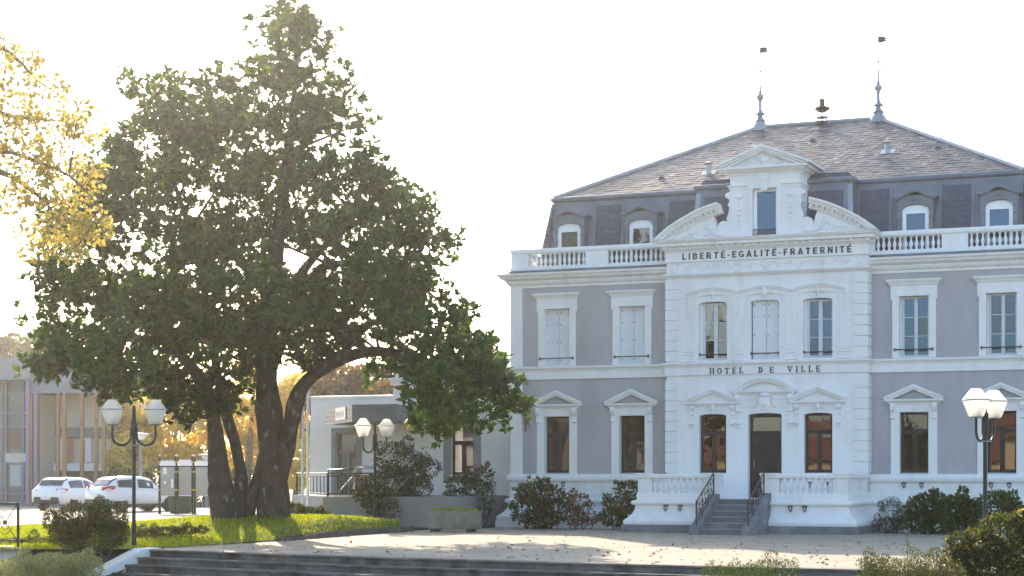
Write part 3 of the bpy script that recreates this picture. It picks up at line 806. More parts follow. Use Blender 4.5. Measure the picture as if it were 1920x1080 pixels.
def ground_window(c):
    m = MB(); y=0.0
    m.box(c-0.66,c-0.41,-0.04,0.26,1.735,3.51); m.box(c+0.41,c+0.66,-0.04,0.26,1.735,3.51); m.box(c-0.66,c+0.66,-0.04,0.26,3.511,3.80)
    pediment(m,c,0.84,3.76,3.945,4.31,-0.04,True,0.15)
    for s_ in (-1,1): console(m,c+s_*0.60,3.31,3.77,-0.04)
    w = m.build('window','white_paint',TB,bevel=0.004)
    MB().prism([(c-0.45,3.885),(c+0.45,3.885),(c,4.10)],-0.004,0.05).build('tympanum','grey_render',w)
    ground_frame(w,c,0.41,1.775,3.508,0.19)
for c in (-W2,-W1,W1,W2): ground_window(c)
# ---- bay windows and door
def bay_ground(c):
    m = MB(); y=CY
    pediment(m,c,0.83,3.74,3.955,4.29,y,True,0.14)
    for s_ in (-1,1):
        console(m,c+s_*0.62,3.47,3.75,y,0.12); m.box(c+s_*0.62-0.05,c+s_*0.62+0.05,y-0.02,y+0.01,3.20,3.465); console(m,c+s_*0.62,3.12,3.24,y-0.004,0.11)
    # mask over the opening
    m.blob((c,y-0.03,3.70),(0.07,0.06,0.10)); m.blob((c,y-0.02,3.83),(0.05,0.05,0.05)); m.blob((c,y-0.02,3.57),(0.04,0.035,0.07))
    for s_ in (-1,1): m.tube([(c+s_*0.04,y-0.02,3.70),(c+s_*0.12,y-0.02,3.76),(c+s_*0.16,y-0.02,3.68),(c+s_*0.10,y-0.02,3.63)],0.022,6); m.blob((c+s_*0.17,y-0.01,3.63),(0.09,0.025,0.025),6,4)
    w = m.build('window','white_paint',TB,bevel=0.004)
    ground_frame(w,c,0.40,1.775,3.50,CY+0.17)
for c in (-1.58,1.58): bay_ground(c)
dr = MB(); y = CY
pediment(dr,0.0,0.98,4.06,4.20,4.59,y,False,0.16)
for s_ in (-1,1):
    console(dr,s_*0.78,3.55,4.07,y,0.17); dr.box(s_*0.78-0.06,s_*0.78+0.06,y-0.02,y+0.01,3.2,3.545); console(dr,s_*0.78,3.10,3.26,y-0.004,0.13)
    dr.box(s_*0.32,s_*0.66,y-0.015,y+0.01,3.93,3.95); dr.box(s_*0.32,s_*0.66,y-0.015,y+0.01,3.72,3.74)
    dr.tube([(s_*0.18,y-0.03,4.02),(s_*0.27,y-0.03,3.98),(s_*0.23,y-0.03,3.86),(s_*0.27,y-0.03,3.74),(s_*0.38,y-0.03,3.70)],[0.03,0.035,0.03,0.03,0.015],6)
dr.prism([(-0.17,3.98),(-0.19,3.80),(-0.12,3.66),(0,3.60),(0.12,3.66),(0.19,3.80),(0.17,3.98),(0,4.01)],y-0.06,y)
dr.blob((0,y-0.06,3.83),(0.12,0.035,0.14)); dr.blob((0,y-0.06,4.08),(0.13,0.06,0.09)); dr.blob((-0.1,y-0.05,4.05),(0.06,0.05,0.05)); dr.blob((0.1,y-0.05,4.05),(0.06,0.05,0.05))
dn = MB()
for k in range(22):
    a = -0.8+1.6*k/21; zz = 4.20+0.39*(1-(a/0.98)**2)-0.20
    if zz > 4.20: dn.box(a-0.018,a+0.018,y-0.06,y+0.0,zz-0.012,zz+0.02)
door = dr.build('door','white_paint',TB,bevel=0.004)
dn.build('small_dentils','white_paint',door)
yd = CY+0.20
d = MB(); d.box(-0.5,-0.42,yd,yd+0.1,1.05,3.50); d.box(0.42,0.5,yd,yd+0.1,1.05,3.50); d.box(-0.42,0.42,yd,yd+0.1,3.40,3.50); d.box(-0.42,0.42,yd-0.01,yd+0.1,2.86,3.0)
d.build('frame','dark_wood',door,bevel=0.006)
MB().add([(-0.43,yd+0.05,2.99),(0.43,yd+0.05,2.99),(0.43,yd+0.053,3.41),(-0.43,yd+0.053,3.41)],[(0,1,2,3)]).build('pane','glass',door)
lf_ = MB().box(-0.42,0.42,yd+0.04,yd+0.09,1.06,2.86)
lf_.build('door_leaf','dark_wood',door)
fr = MB()
for k in range(4):
    zz = (1.06,1.55,2.02,2.47)[k]; fr.box(-0.42,0.42,yd+0.012,yd+0.04,zz,zz+(0.14 if k else 0.2))
fr.box(-0.42,0.42,yd+0.012,yd+0.04,2.79,2.86)
for a,b in ((-0.42,-0.30),(-0.04,0.04),(0.30,0.42)):
    for z0_,z1_ in ((1.26,1.55),(1.69,2.02),(2.16,2.47),(2.61,2.79)): fr.box(a,b,yd+0.012,yd+0.04,z0_,z1_)
fr.build('door_rails','dark_wood',door,bevel=0.006)
for a,b in ((-0.30,-0.04),(0.04,0.30)):
    for z0_,z1_ in ((1.26,1.55),(1.69,2.02),(2.16,2.47),(2.61,2.79)): MB().box(a+0.03,b-0.03,yd+0.02,yd+0.035,z0_+0.03,z1_-0.03).build('door_panel','dark_wood',door,bevel=0.008)
MB().tube([(-0.36,yd-0.02,1.95),(-0.36,yd-0.05,1.97),(-0.36,yd-0.05,2.13),(-0.36,yd-0.02,2.15)],0.012,6).build('door_handle','gold',door)
def bay_upper(c,kind):
    m = MB(); y=CY
    hw = 0.43
    n = 12
    for o,r0,r1,z0_,z1_ in ((0.07,0.83,0.83,7.12,7.27),(0.045,0.83,0.83,7.045,7.205)):
        A=[(c+a*0.80,7.115+0.165*(1-a*a)-(0 if o>0.05 else 0.055)) for a in [k/n*2-1 for k in range(n+1)]]
        for k in range(n): m.prism([A[k],A[k+1],(A[k+1][0],A[k+1][1]-0.05),(A[k][0],A[k][1]-0.05)],y-o,y)
    for o,zt in ((0.03,6.99),):
        A=[(c+a*0.56,6.985+0.10*(1-a*a)) for a in [k/n*2-1 for k in range(n+1)]]
        for k in range(n): m.prism([A[k],A[k+1],(A[k+1][0],A[k+1][1]-0.03),(A[k][0],A[k][1]-0.03)],y-o,y)
    # raised frame
    m.box(c-0.57,c-0.55,y-0.012,y,5.1,6.985); m.box(c+0.55,c+0.57,y-0.012,y,5.1,6.985)
    big = 1.35 if c==0 else 1.0
    m.blob((c,y-0.03,7.06),(0.07*big,0.05,0.09*big)); m.blob((c,y-0.02,7.17),(0.05*big,0.04,0.06*big)); m.blob((c,y-0.02,6.94),(0.04,0.03,0.05))
    for s_ in (-1,1):
        m.tube([(c+s_*0.05,y-0.02,7.05),(c+s_*0.2*big,y-0.018,7.03),(c+s_*0.33*big,y-0.01,6.98)],[0.045,0.03,0.008],6)
        m.blob((c+s_*0.09*big,y-0.02,7.11),(0.05,0.03,0.04),6,4)
    w = m.build('window','white_paint',TB)
    if kind=='shutter': shutter_pair(w,c-0.40,c+0.425,5.10,6.825,CY+0.17)
    else:
        casement(w,c-0.33,c+0.425,5.10,6.80,CY+0.17,gm='glass' if kind=='curtain' else 'glass_sky_tint',mid=0.12)
        MB().box(c-0.428,c-0.335,CY+0.15,CY+0.235,5.10,6.80).build('folded_shutter','shutter_paint',w)
        if kind=='curtain':
            for s_ in (-1,1):
                cu = MB(); n2=14; vs=[]
                for j in range(9):
                    t=j/8
                    for k in range(n2+1):
                        q=k/n2; wd=0.24*(1-0.8*math.sin(min(1,t*1.25)*math.pi/2)*0.9)+0.02
                        vs.append((c+0.05+s_*(0.37-wd*q)*1.0,CY+0.34+0.02*math.sin(q*30),6.78-1.5*t))
                cu.add(vs,[(j*(n2+1)+k,j*(n2+1)+k+1,(j+1)*(n2+1)+k+1,(j+1)*(n2+1)+k) for j in range(8) for k in range(n2)])
                cu.build('curtain','curtain',w,True)
    MB().box(c-0.43,c+0.43,CY-0.02,CY+0.25,5.05,5.092).build('sill','white_paint',w)
    guard_bar(w,c-0.43,c+0.43,CY+0.06,5.27)
for c,k in ((-1.57,'curtain'),(0.0,'shutter'),(1.57,'glass')): bay_upper(c,k)
for cx in (-2.36,-0.785,0.785,2.36):
    m = MB(); y=CY
    m.box(cx-0.15,cx+0.15,y-0.022,y,5.36,7.05); m.box(cx-0.19,cx+0.19,y-0.05,y,5.062,5.16); m.box(cx-0.175,cx+0.175,y-0.04,y,5.162,5.24); m.box(cx-0.165,cx+0.165,y-0.03,y,5.262,5.30)
    m.build('pilaster','white_paint',TB,bevel=0.005)
    gd = MB()
    for k in range(7):
        z=6.93-k*0.095; r=0.045-0.003*k
        gd.blob((cx+0.012*(-1)**k,y-0.03,z),(r,0.028,0.038),6,4)
    gd.blob((cx-0.045,y-0.03,6.96),(0.035,0.025,0.035),6,4); gd.blob((cx+0.045,y-0.03,6.96),(0.035,0.025,0.035),6,4)
    gd.build('garland','white_paint',TB,True)
# iron holders under the ledges
hk = MB(); hk.tube([(-0.07,-0.02,0.0),(-0.03,-0.06,-0.02),(0,-0.07,0.0),(0.03,-0.06,-0.02),(0.07,-0.02,0.0)],0.018,5)
hk.tube([(-0.035,-0.03,-0.01),(-0.04,-0.06,-0.10),(-0.01,-0.05,-0.14)],0.014,5); hk.tube([(0.035,-0.03,-0.01),(0.04,-0.06,-0.12),(0.0,-0.06,-0.17),(-0.01,-0.05,-0.12)],0.014,5)
hkm = hk.mesh('iron_holder','iron',True)
for c in (-W2,-W1,W1,W2):
    for s_ in (-0.25,0.25): link('iron_holder',hkm,TB,(c+s_-0.03,-0.03,1.50))
for c in (-1.58,1.58):
    for s_ in (-0.25,0.25): link('iron_holder',hkm,TB,(c+s_,CY-0.03,1.50)); 
for x in (-2.15,-1.72,1.45,1.85): link('iron_holder',hkm,TB,(x,-3.20,0.86))
br = MB().tube([(-7.72,-0.05,3.55),(-7.72,-0.42,3.55)],0.014,5).tube([(-7.72,-0.05,3.25),(-7.72,-0.2,3.3),(-7.72,-0.36,3.53)],0.01,5).box(-7.735,-7.705,-0.05,-0.02,3.05,3.62)
br.build('wall_bracket','iron',TB)
# ---- entrance terrace and its stair
TY = -3.1
ter = MB().box(-2.95,2.95,TY+0.05,CY+0.02,0.0,1.04).build('terrace','white_paint',TB)
def tplin(z=1.2):
    pr = [(-0.05,z),(0.02,z),(0.045,z-0.03),(0.045,0.99)]
    for k in range(7):
        a = math.pi*(0.5-k/6); pr.append((0.10+0.075*math.cos(a), 0.925+0.07*math.sin(a)))
    pr.append((0.07,0.845))
    for k in range(1,10):
        t = k/9; pr.append((0.07+0.27*t**2.1, 0.845-0.42*t))
    pr += [(0.355,0.38),(0.33,0.305),(-0.05,0.305)]
    return pr
TPL = [(-3.0,-0.02),(-3.0,TY),(-0.885,TY)]; TPR = [(0.885,TY),(3.0,TY),(3.0,-0.02)]
for path in (TPL,TPR):
    MB().sweep(tplin(),path).build('swept_base','white_paint',ter,True)
    MB().sweep([(-0.05,0.303),(0.37,0.303),(0.375,0.0),(-0.05,0.0)],path).build('stone_foot','bluestone',ter,bevel=0.008)
    MB().sweep([(-0.20,1.61),(0.03,1.61),(0.05,1.63),(0.055,1.70),(0.03,1.735),(-0.18,1.735),(-0.20,1.70)],path).build('top_rail','white_paint',ter)
# plain parapet sides with a sunk panel
for s_ in (-1,1):
    m = MB(); x0,x1 = (-3.0,-2.82) if s_<0 else (2.82,3.0)
    m.box(x0,x1,-2.72,-2.35,1.2,1.61); m.box(x0,x1,-1.0,-0.02,1.2,1.61); m.box(x0,x1,-2.35,-1.0,1.2,1.27); m.box(x0,x1,-2.35,-1.0,1.55,1.61); m.box(x0+0.03,x1-0.03,-2.35,-1.0,1.27,1.55)
    m.box(x0+0.04,x1-0.04,TY+0.2,-0.02,1.0,1.2)
    m.build('side_parapet','white_paint',ter)
def pier(x0,x1,cap=True):
    m = MB(); m.box(x0,x1,TY-0.012,TY+0.26,1.2,1.625)
    f = 0.06; m.box(x0+f,x1-f,TY-0.022,TY-0.010,1.27,1.56)
    if cap: m.box(x0-0.045,x1+0.045,TY-0.07,TY+0.31,1.715,1.765); m.box(x0-0.025,x1+0.025,TY-0.045,TY+0.29,1.628,1.714)
    return m.build('pier','white_paint',ter,bevel=0.006)
for a,b in ((-3.02,-2.68),(-1.02,-0.60),(0.60,1.02),(2.68,3.02)): pier(a,b)
for a,b in ((-2.68,-2.60),(-1.10,-1.02),(1.02,1.10),(2.60,2.68)): MB().box(a,b,TY+0.03,TY+0.17,1.2,1.61).build('half_pier','white_paint',ter)
bp = [(0.055,0.0),(0.055,0.035),(0.035,0.05),(0.03,0.07),(0.058,0.13),(0.066,0.17),(0.058,0.21),(0.036,0.27),(0.026,0.33),(0.028,0.345),(0.04,0.352),(0.04,0.365),(0.03,0.372),(0.052,0.385),(0.052,0.41)]
tb = MB().lathe(bp,10).mesh('baluster','white_paint',True)
for s_ in (-1,1):
    for k in range(9): link('baluster',tb,ter,(s_*(1.155+k*0.1735),TY+0.10,1.2))
rs = 0.158
for k in range(1,7):
    z = 1.04-rs*k+rs; y1 = TY-0.34*(k-2)-0.34 if k>1 else TY+0.06; y0 = TY-0.34*(k-1)
    if k == 1: y1 = TY+0.02
    MB().box(-0.60,0.60,y0-0.022,y1 if k==1 else TY-0.34*(k-2)+0.02,z-0.032,z).build('tread','step_edge',ter,bevel=0.006)
    MB().box(-0.60,0.60,y0,TY-0.34*(k-2) if k>1 else TY+0.05,z-rs-0.02,z-0.033).build('riser','bluestone',ter)
for s_ in (-1,1):
    x0,x1 = (-0.88,-0.602) if s_<0 else (0.602,0.88)
    MB().profx([(TY+0.02,0.0),(TY+0.02,1.18),(TY-0.16,1.18),(-4.93,0.335),(-5.13,0.33),(-5.13,0.0)],x0,x1).build('stair_cheek','bluestone',ter,bevel=0.012)
    m = MB(); x = s_*0.72
    ya,yb = -4.95,-3.30; top = lambda y: 0.985+(y-ya)/(yb-ya)*0.79; bot = lambda y: 0.42+(y-ya)/(yb-ya)*0.80
    m.box(x-0.02,x+0.02,ya-0.02,ya+0.02,0.33,1.03); m.box(x-0.018,x+0.018,yb-0.018,yb+0.018,1.16,1.79)
    m.tube([(x,ya-0.03,top(ya)-0.01),(x,yb+0.03,top(yb)+0.01)],0.022,6); m.tube([(x,ya,bot(ya)),(x,yb,bot(yb))],0.016,6)
    for q in (1/3,2/3):
        y_ = ya+(yb-ya)*q; m.box(x-0.012,x+0.012,y_-0.012,y_+0.012,bot(y_)-0.1,top(y_))
    for q in (1/6,0.5,5/6):
        yc = ya+(yb-ya)*q
        for dd in (-1,1):
            pts = [(x,yc+dd*0.0+0.14*math.cos(t*0.5)*(1-t/18)*dd+dd*0.06,(top(yc)+bot(yc))/2+dd*0.13+0.12*math.sin(t*0.5)*(1-t/18)) for t in range(15)]
            m.tube(pts,0.010,5)
        m.tube([(x,yc-0.2,top(yc-0.2)),(x,yc+0.02,(top(yc)+bot(yc))/2),(x,yc+0.2,bot(yc+0.2))],0.010,5)
    m.build('stair_railing','iron_brown',ter)

# ---- balustrades along the roof edge
bq = [(r*0.86,z*0.39/0.41) for r,z in bp]
bm_ = MB().lathe(bq,10).mesh('baluster','white_paint',True)
for s_ in (-1,1):
    base = MB().sweep(basep, PL if s_<0 else PR).build('balustrade','white_paint',TB)
    rail = [(-0.22,8.555),(0.0,8.555),(0.025,8.58),(0.045,8.60),(0.045,8.665),(0.02,8.715),(-0.2,8.715),(-0.24,8.665),(-0.24,8.60)]
    MB().sweep(rail, PL if s_<0 else PR).build('top_rail','white_paint',base)
    for a,b in ((7.66,8.21),(5.03,5.76),(3.0,3.12)):
        m = MB(); x0,x1 = sorted((s_*a,s_*b)); m.box(x0,x1,-0.012,0.22,8.165,8.555)
        if b-a>0.3:
            xc=(x0+x1)/2 - (0.0 if b<8 else -s_*0.0); h=0.13
            for zz in (8.25,8.475): m.box(xc-h-0.02,xc+h+0.02,-0.024,-0.01,zz-0.01,zz+0.01)
            for xx in (xc-h-0.01,xc+h+0.01): m.box(xx-0.01,xx+0.01,-0.024,-0.01,8.2605,8.4645)
        m.build('pier','white_paint',base,bevel=0.005)
    for k in range(12): link('baluster',bm_,base,(s_*(5.85+k*0.1565),0.09,8.165))
    for k in range(12): link('baluster',bm_,base,(s_*(3.21+k*0.1565),0.09,8.165))
    for k in range(10): link('baluster',bm_,base,(s_*8.09,0.45+k*0.16,8.165))
    MB().box(s_*7.98,s_*8.2,1.98,2.6,8.165,8.555).build('pier','white_paint',base)

# ---- broken pediment over the bay
ARCP = [(3.36,8.69),(3.12,8.885),(2.87,9.075),(2.64,9.215),(2.41,9.335),(2.18,9.45),(1.96,9.545),(1.67,9.645),(1.385,9.725)]
def arc_off(d):
    out=[]
    for i,(x,z) in enumerate(ARCP):
        a=ARCP[max(i-1,0)]; b=ARCP[min(i+1,len(ARCP)-1)]; l=math.hypot(b[0]-a[0],b[1]-a[1]); nx,nz=(b[1]-a[1])/l,-(b[0]-a[0])/l
        out.append((x-nx*d,z-nz*d))
    return out
for s_ in (-1,1):
    m = MB()
    for o,d0_,d1_ in ((0.33,0.0,0.06),(0.28,0.055,0.10),(0.23,0.095,0.165),(0.07,0.16,0.30)):
        A=arc_off(d0_); B=arc_off(d1_)
        for k in range(len(A)-1):
            poly=[A[k],A[k+1],B[k+1],B[k]]
            poly=clipz(poly,8.701)
            if len(poly)>2: m.prism([(s_*x,z) for x,z in poly],CY-o,CY+0.25)
    pd = m.build('broken_pediment','white_paint',TB)
    D=arc_off(0.20)
    for k in range(13):
        t=0.6+k*(len(D)-1.3)/13; i=min(int(t),len(D)-2); f=t-i
        x=D[i][0]*(1-f)+D[i+1][0]*f; z=D[i][1]*(1-f)+D[i+1][1]*f
        if z<8.80: continue
        ang=math.atan2(D[i+1][1]-D[i][1],D[i+1][0]-D[i][0])
        q=MB().box(-0.055,0.055,-0.10,0.0,-0.035,0.035)
        link('dentil',dmp2 if s_<2 and 'dmp2' in globals() else (globals().__setitem__('dmp2',q.mesh('dentil','white_paint')) or dmp2),pd,(s_*x,CY-0.07,z),(0,-ang*s_ if s_>0 else ang,0))
    # tympanum
    E=arc_off(0.28)
    ty=[(x,z) for x,z in E if z>8.72 and x>1.6]
    MB().prism([(s_*x,z) for x,z in [(ty[0][0]+0.12,8.701)]+ty+[(1.58,9.40),(1.50,9.22),(1.47,9.06),(1.43,8.93),(1.05,8.84),(1.05,8.701)]],CY+0.01,CY+0.22).build('tympanum','white_paint',pd)
    orn = MB(); y=CY-0.0
    random.seed(5)
    for k in range(26):
        t=random.random(); x=1.55+t*0.95; zmax=8.80+0.30*(1-t)
        orn.blob((s_*x,y,random.uniform(8.77,zmax)),(random.uniform(0.03,0.06),0.04,random.uniform(0.025,0.045)),6,4)
    for a in (0.0,0.12): orn.tube([(s_*1.78,y-0.01,9.16-a),(s_*1.62,y-0.02,8.96-a*0.8),(s_*1.42,y-0.02,8.82-a*0.3),(s_*1.22,y-0.02,8.79-a*0.2)],[0.015,0.04,0.04,0.015],6)
    orn.build('carved_leaves','white_paint',pd,True)
# ---- tall dormer in the middle
ae = MB(); y0=CY-0.02
aw = wall(-1.04,1.04,8.70,10.52,[(-0.36,0.36,8.705,10.09)],y0,0.2); reveal(aw,(-0.36,0.36,8.705,10.09),y0,0.22)
for x in (-1.04,1.04): aw.add([(x,y0,8.7),(x,1.6,8.7),(x,1.6,10.52),(x,y0,10.52)],[(0,1,2,3)])
ctr = aw.build('central_dormer','white_paint',TB)
m = MB()
m.sweep([(-0.02,10.10),(0.025,10.10),(0.03,10.16),(0.07,10.19),(0.07,10.215),(-0.02,10.23)],[(-1.04,0.9),(-1.04,y0),(-0.50,y0)]); m.sweep([(-0.02,10.10),(0.025,10.10),(0.03,10.16),(0.07,10.19),(0.07,10.215),(-0.02,10.23)],[(0.50,y0),(1.04,y0),(1.04,0.9)])
m.box(-0.50,-0.36,y0-0.03,y0,8.71,10.095); m.box(0.36,0.50,y0-0.03,y0,8.71,10.095); m.box(-0.50,0.50,y0-0.03,y0,10.0955,10.21)
m.box(-1.03,-0.55,y0-0.02,y0,8.71,8.86); m.box(0.55,1.03,y0-0.02,y0,8.71,8.86)
m.sweep([(-0.02,10.50),(0.03,10.50),(0.05,10.55),(0.14,10.60),(0.15,10.64),(0.27,10.655),(0.27,10.72),(-0.02,10.74)],[(-1.04,1.2),(-1.04,y0),(1.04,y0),(1.04,1.2)])
m.build('dormer_moulding','white_paint',ctr)
pm = MB()
for o,t0,t1 in ((0.36,0.0,0.07),(0.31,0.068,0.13),(0.26,0.128,0.19)):
    hw,zc,za=1.43,10.78,11.33; 
    for s_ in (-1,1):
        poly=clipz([(hw-(0.36-o),zc-t0),(0,za-t0),(0,za-t1),(hw-(0.36-o),zc-t1)],10.725); pm.prism([(s_*px,pz) for px,pz in poly],y0-o,1.2)
pm.prism([(-1.1,10.73),(1.1,10.73),(0,11.14)],y0-0.12,1.1)
pm.build('dormer_gable','white_paint',ctr)
gm_ = MB(); yy=y0-0.13
gm_.blob((0,yy,10.90),(0.14,0.05,0.15)); gm_.blob((0,yy-0.03,10.90),(0.10,0.04,0.11))
for s_ in (-1,1):
    for k in range(6): gm_.tube([(s_*0.16,yy,10.80+k*0.035),(s_*(0.35+0.02*k),yy,10.79+k*0.028),(s_*(0.75-0.09*k),yy,10.775+k*0.028)],[0.015,0.02,0.006],5)
gm_.build('gable_relief','white_paint',ctr,True)
kx = MB(); kx.prism([(-0.14,10.50),(0.14,10.50),(0.11,10.22),(0.10,10.02),(0.0,9.98),(-0.10,10.02),(-0.11,10.22)],y0-0.10,y0); kx.profx([(y0-0.09,10.5),(y0-0.15,10.48),(y0-0.13,10.34),(y0-0.10,10.25),(y0-0.13,10.2),(y0-0.11,10.02),(y0-0.09,10.0)],-0.07,0.07)
kx.build('keystone','white_paint',ctr)
for s_ in (-1,1):
    # side volute
    sil=[(1.03,8.72)]
    for k in range(11):
        a=-math.pi*0.55+k*math.pi*1.25/10; sil.append((1.24+0.20*math.cos(a),8.98+0.20*math.sin(a)+0.02))
    sil+=[(1.16,9.27),(1.11,9.38),(1.075,9.55),(1.085,9.62),(1.12,9.645),(1.11,9.70),(1.07,9.74),(1.08,9.84)]
    for k in range(7):
        a=-math.pi*0.5+k*math.pi/6; sil.append((1.10+0.10*math.cos(a),9.94+0.09*math.sin(a)))
    sil+=[(1.03,10.06)]
    v = MB().prism([(s_*x,z) for x,z in sil],y0+0.01,y0+0.30)
    v.tube([(s_*(1.22+0.13*math.cos(t*0.55)*(1-t/20)),y0+0.005,9.0+0.13*math.sin(t*0.55)*(1-t/20)) for t in range(14)],0.016,5)
    v.build('side_scroll','white_paint',ctr,bevel=0.008)
    g_ = MB()
    for k,(dz,r) in enumerate(((9.86,0.07),(9.74,0.03),(9.62,0.032),(9.48,0.045),(9.34,0.042),(9.2,0.036),(9.06,0.03))):
        g_.blob((s_*0.76,y0-0.02,dz),(r,0.035,r*0.8),6,4)
        if k in (0,3,4): g_.blob((s_*0.76-r*1.1,y0-0.02,dz+0.03),(r*0.7,0.03,r*0.6),6,4); g_.blob((s_*0.76+r*1.1,y0-0.02,dz+0.03),(r*0.7,0.03,r*0.6),6,4)
    g_.build('garland','white_paint',ctr,True)
wfr = MB(); yw=y0+0.13
wfr.box(-0.358,-0.26,yw,yw+0.07,8.71,10.087); wfr.box(0.30,0.358,yw,yw+0.07,8.71,10.087); wfr.box(-0.26,0.30,yw,yw+0.07,10.0,10.087); wfr.box(-0.26,0.30,yw,yw+0.07,8.71,8.76)
wfr.build('window_frame','pvc_white',ctr,bevel=0.005)
MB().add([(-0.265,yw+0.035,8.75),(0.305,yw+0.035,8.75),(0.305,yw+0.04,10.01),(-0.265,yw+0.04,10.01)],[(0,1,2,3)]).build('pane','glass_sky_tint',ctr)
gi = MB(); gi.tube([(-0.35,y0-0.01,8.89),(0.35,y0-0.01,8.89)],0.014,5); gi.tube([(-0.35,y0-0.01,8.74),(0.35,y0-0.01,8.74)],0.012,5)
for k in range(6): gi.tube([(-0.29+k*0.116+0.045*math.cos(t*0.7),y0-0.01,8.815+0.05*math.sin(t*0.7)) for t in range(10)],0.008,4)
gi.build('iron_guard','iron',ctr)

# ---- mansard
my = lambda z: 0.62+(z-8.0)*0.17
mx_ = lambda z: 7.58-(z-8.0)*0.17
zb_,zt_ = 8.0,10.34
ms = MB(); ring = lambda z: [(-mx_(z),my(z),z),(mx_(z),my(z),z),(mx_(z),13.2-my(z),z),(-mx_(z),13.2-my(z),z)]
ms.add(ring(zb_)+ring(zt_),[(0,1,5,4),(1,2,6,5),(2,3,7,6),(3,0,4,7)])
ms.box(-8.15,8.15,0.1,13.1,7.94,7.97)
man = ms.build('mansard','zinc',TB)
def shingle(m,x0,x1,z0,z1,yf,row=0.155,wd=0.205,slope=0.17,th=0.012,taper=0.0):
    n=int((z1-z0)/row); 
    for j in range(n):
        za,zb2=z0+j*row,min(z0+(j+1)*row+0.01,z1)
        x=x0-(wd/2 if j%2 else 0); 
        while x<x1-0.01:
            a,b=max(x,x0),min(x+wd-0.004,x1)
            if b-a>0.03:
                e=random.uniform(-0.003,0.004)
                ya=yf(za)-th-0.006-e; yb=yf(zb2)-0.004
                m.add([(a,ya,za),(b,ya,za),(b,yb,zb2),(a,yb,zb2),(a,ya+th,za),(b,ya+th,za)],[(0,1,2,3),(0,4,5,1),(0,3,4),(1,5,2)])
            x+=wd
random.seed(3)
for s_ in (-1,1):
    m = MB()
    for a,b in ((4.90,5.72),(2.5,3.36),(7.15,7.30)):
        x0,x1=sorted((s_*a,s_*b)); shingle(m,x0,x1,8.06,10.09,my)
    tag(m.build('slate_panel','slate_dark',man),kind='stuff')
    # flat zinc covers beside the panels
    for a in (4.83,5.78,3.42):
        MB().add([(s_*a-0.05,my(8.05)-0.03,8.05),(s_*a+0.05,my(8.05)-0.03,8.05),(s_*a+0.05,my(10.12)-0.03,10.12),(s_*a-0.05,my(10.12)-0.03,10.12),(s_*a-0.05,my(8.05),8.05),(s_*a+0.05,my(8.05),8.05),(s_*a+0.05,my(10.12),10.12),(s_*a-0.05,my(10.12),10.12)],[(0,1,2,3),(0,4,5,1),(1,5,6,2),(2,6,7,3),(3,7,4,0)]).build('zinc_strip','zinc',man)
    # corner roll
    MB().tube([(s_*mx_(8.05),my(8.05),8.05),(s_*mx_(10.2),my(10.2),10.2)],0.06,8).build('corner_roll','zinc',man,True)
# middle part stands further forward
cyf = lambda z: 0.12+(z-8.0)*0.17
cm = MB(); xa=lambda z: 2.52-(z-8.0)*0.07
cm.add([(-xa(8.6),cyf(8.6),8.6),(xa(8.6),cyf(8.6),8.6),(xa(10.36),cyf(10.36),10.36),(-xa(10.36),cyf(10.36),10.36),(-xa(8.6),my(8.6)+0.1,8.6),(xa(8.6),my(8.6)+0.1,8.6),(xa(10.36),my(10.36)+0.1,10.36),(-xa(10.36),my(10.36)+0.1,10.36)],[(0,1,2,3),(0,3,7,4),(1,5,6,2),(3,2,6,7)])
cmo = cm.build('forward_mansard','zinc',man)
m = MB(); shingle(m,-2.12,-1.06,8.66,10.16,cyf); shingle(m,1.06,2.12,8.66,10.16,cyf); tag(m.build('slate_panel','slate_dark',man),kind='stuff')
for s_ in (-1,1):
    MB().add([(s_*xa(8.6),cyf(8.6)-0.02,8.6),(s_*(xa(8.6)-0.16),cyf(8.6)-0.02,8.6),(s_*(xa(10.2)-0.14),cyf(10.2)-0.02,10.2),(s_*xa(10.2),cyf(10.2)-0.02,10.2)],[(0,1,2,3)]).build('zinc_strip','zinc_light',man)
roll = lambda z,o: [(o+0.085*math.cos(a)-0.02,z+0.085*math.sin(a)) for a in [2*math.pi*k/10 for k in range(10)]]
gp=[(-7.10,12.0),(-7.10,my(10.34)),(-2.42,my(10.34))]; 
for path in ([(-mx_(10.34),12),(-mx_(10.34),my(10.34)),(-2.40,my(10.34))],[(2.40,my(10.34)),(mx_(10.34),my(10.34)),(mx_(10.34),12)],[(-xa(10.36),my(10.34)+0.05),(-xa(10.36),cyf(10.36)),(xa(10.36),cyf(10.36)),(xa(10.36),my(10.34)+0.05)]):
    fwd = len(path)==4
    MB().sweep([(o,z) for o,z in roll(10.34 if not fwd else 10.37,0.03)],path).build('roof_roll','zinc',TB,True)
    MB().sweep([(-0.1,10.10),(0.025,10.10),(0.02,10.30),(-0.1,10.30)],path).build('roof_fascia','zinc',TB)
    if fwd: MB().sweep([(-0.4,10.40),(-0.05,10.40),(-0.16,10.62),(-0.4,10.64)],path).build('roof_flashing','slate_dark',TB)
